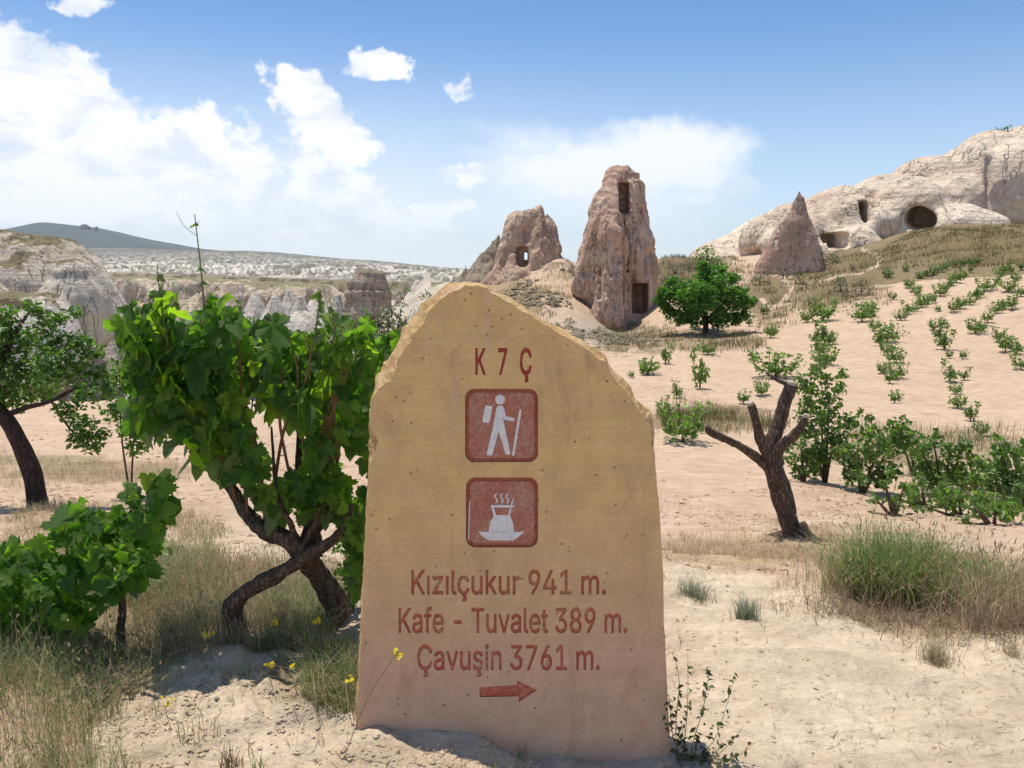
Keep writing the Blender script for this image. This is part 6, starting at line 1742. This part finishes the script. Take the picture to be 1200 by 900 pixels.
LB = scatter(9000, (0.4, 3.2), (1.8, 4.4), lambda px, py, x_, y_: (px > 790)*(.22+.7*patchy(x_, y_, 1.5, .1, .6, 72)), rng)
L_ = np.concatenate([LA, LB]); c_ = c_path[None, :]*np.array([.98, .95, .92])*(1+rng.normal(0, .07, (len(L_), 1)))
lumps('soil_clods', 'crumbly pale clods on the bank in front of the marker', L_, .0015, .011, M_ground, c_)
LC = scatter(70000, (-9, 9), (4.2, 26), lambda px, py, x_, y_: (.1+.9*patchy(x_, y_, .7, 0, .5, 73))*(4.5/y_), rng)
lumps('field_clods', 'pinkish clods scattered over the ploughed vineyard soil', LC, .006, .04, M_ground, c_field[None, :]*(1+rng.normal(0, .07, (len(LC), 1))))

# ------------------------------------------------------------------ air
hb = bmesh.new(); bmesh.ops.create_cube(hb, size=1.0)
hm = bpy.data.meshes.new('haze'); hb.to_mesh(hm); hb.free()
M_haze = bpy.data.materials.new('haze_air'); M_haze.use_nodes = True
ht = NT(M_haze.node_tree); ht.n.clear(); ho = ht.new('ShaderNodeOutputMaterial'); hv = ht.new('ShaderNodeVolumePrincipled')
hv.inputs['Color'].default_value = (0.78, 0.90, 1.0, 1); hv.inputs['Density'].default_value = HAZE; hv.inputs['Anisotropy'].default_value = 0.2
ht.link(hv.outputs[0], ho.inputs['Volume']); hm.materials.append(M_haze)
hz_o = link('haze', hm); tag(hz_o, 'thin bluish summer haze over the valley', 'haze', None, 'stuff')
_zs = [GZ.min()-1.0, max(GZ.max(), 60)+25.0]
hz_o.scale = (2*RMAX+200, 2*RMAX+200, _zs[1]-_zs[0]); hz_o.location = (0, 0, (_zs[0]+_zs[1])/2)

# --- litter: broken straw, twigs and dry leaves lying on the ground
def litter(L_, ln, w, pal):
    n_ = len(L_); a = rng.uniform(0, 6.28, n_); d_ = np.stack([np.cos(a), np.sin(a), rng.normal(0, .12, n_)], 1); s_ = np.stack([-np.sin(a), np.cos(a), np.zeros(n_)], 1)
    l_ = rng.lognormal(math.log(ln), .5, n_)[:, None]; ww = (w*rng.uniform(.5, 1.5, n_))[:, None]; up = np.array([0, 0, 1.0])
    c_ = L_+up*.004
    bend = s_*rng.normal(0, .15, n_)[:, None]*l_
    V_ = np.stack([c_-d_*l_/2-s_*ww, c_-d_*l_/2+s_*ww, c_+bend+s_*ww+up*.003, c_+bend-s_*ww+up*.003, c_+d_*l_/2+s_*ww*.4, c_+d_*l_/2-s_*ww*.4], 1).reshape(-1, 3)
    i_ = np.arange(n_)[:, None]*6
    return V_, [np.concatenate([i_+np.array([[0, 1, 2, 3]]), i_+np.array([[3, 2, 4, 5]])])], np.repeat(pick(rng, n_, pal, .2), 6, axis=0)
mb = MB()
LT = scatter(9000, (-1.9, 3.2), (1.8, 5.5), lambda px, py, x_, y_: .10+.8*patchy(x_, y_, 1.8, .1, .7, 81), rng)
mb.add(*litter(LT, .03, .0009, [(.38, .27, .17), (.28, .19, .12), (.5, .4, .26), (.2, .13, .09)]))
LT = scatter(9000, (-8, 9), (5.5, 22), lambda px, py, x_, y_: (.10+.9*patchy(x_, y_, .8, .1, .7, 82))*6/y_, rng)
mb.add(*litter(LT, .07, .003, [(.30, .20, .13), (.22, .15, .10), (.42, .31, .2)]))
tag(link('straw_litter', mb.mesh('straw_litter', M_grass, False)), 'bits of straw and twig lying on the bare soil', 'litter', None, 'stuff')

# fallen rock round the chimneys
pl11 = inpoly([(585, 345), (650, 312), (690, 312), (705, 350), (690, 385), (730, 395), (765, 392), (770, 402), (700, 415), (640, 400)])
LR = scatter(26000, (-4, 14), (38, 76), lambda px, py, x_, y_: pl11(px, py)*patchy(x_, y_, .35, -.1, .5, 84)*.35, rng)
lumps('fallen_rock', 'pale rock rubble strewn below the fairy chimneys', LR, .04, .30, greyR, np.ones((len(LR), 3)))

# pale sawn ends of the pruned limbs
M_cut = mat_plain('weathered_sawn_wood', (0.42, 0.36, 0.29), .9, .25, 60)
for (p_, q_, r0_) in (((926, 451, Yp+.06), (927, 447.5, Yp+.06), .050), ((880, 474, Yp-.14), (879, 471, Yp-.145), .030), ((944, 489, Yp-.22), (945.5, 485.5, Yp-.225), .024)):
    mb = MB(); a_, b2 = np.array(at(*p_)), np.array(at(*q_)); tube(mb, [a_, (a_+b2)/2, b2], [r0_*1.04, r0_*1.05, r0_*.98], 14, .01, .05, 2); link('cut_face', mb.mesh('cut_face', M_cut, False, base0), st)
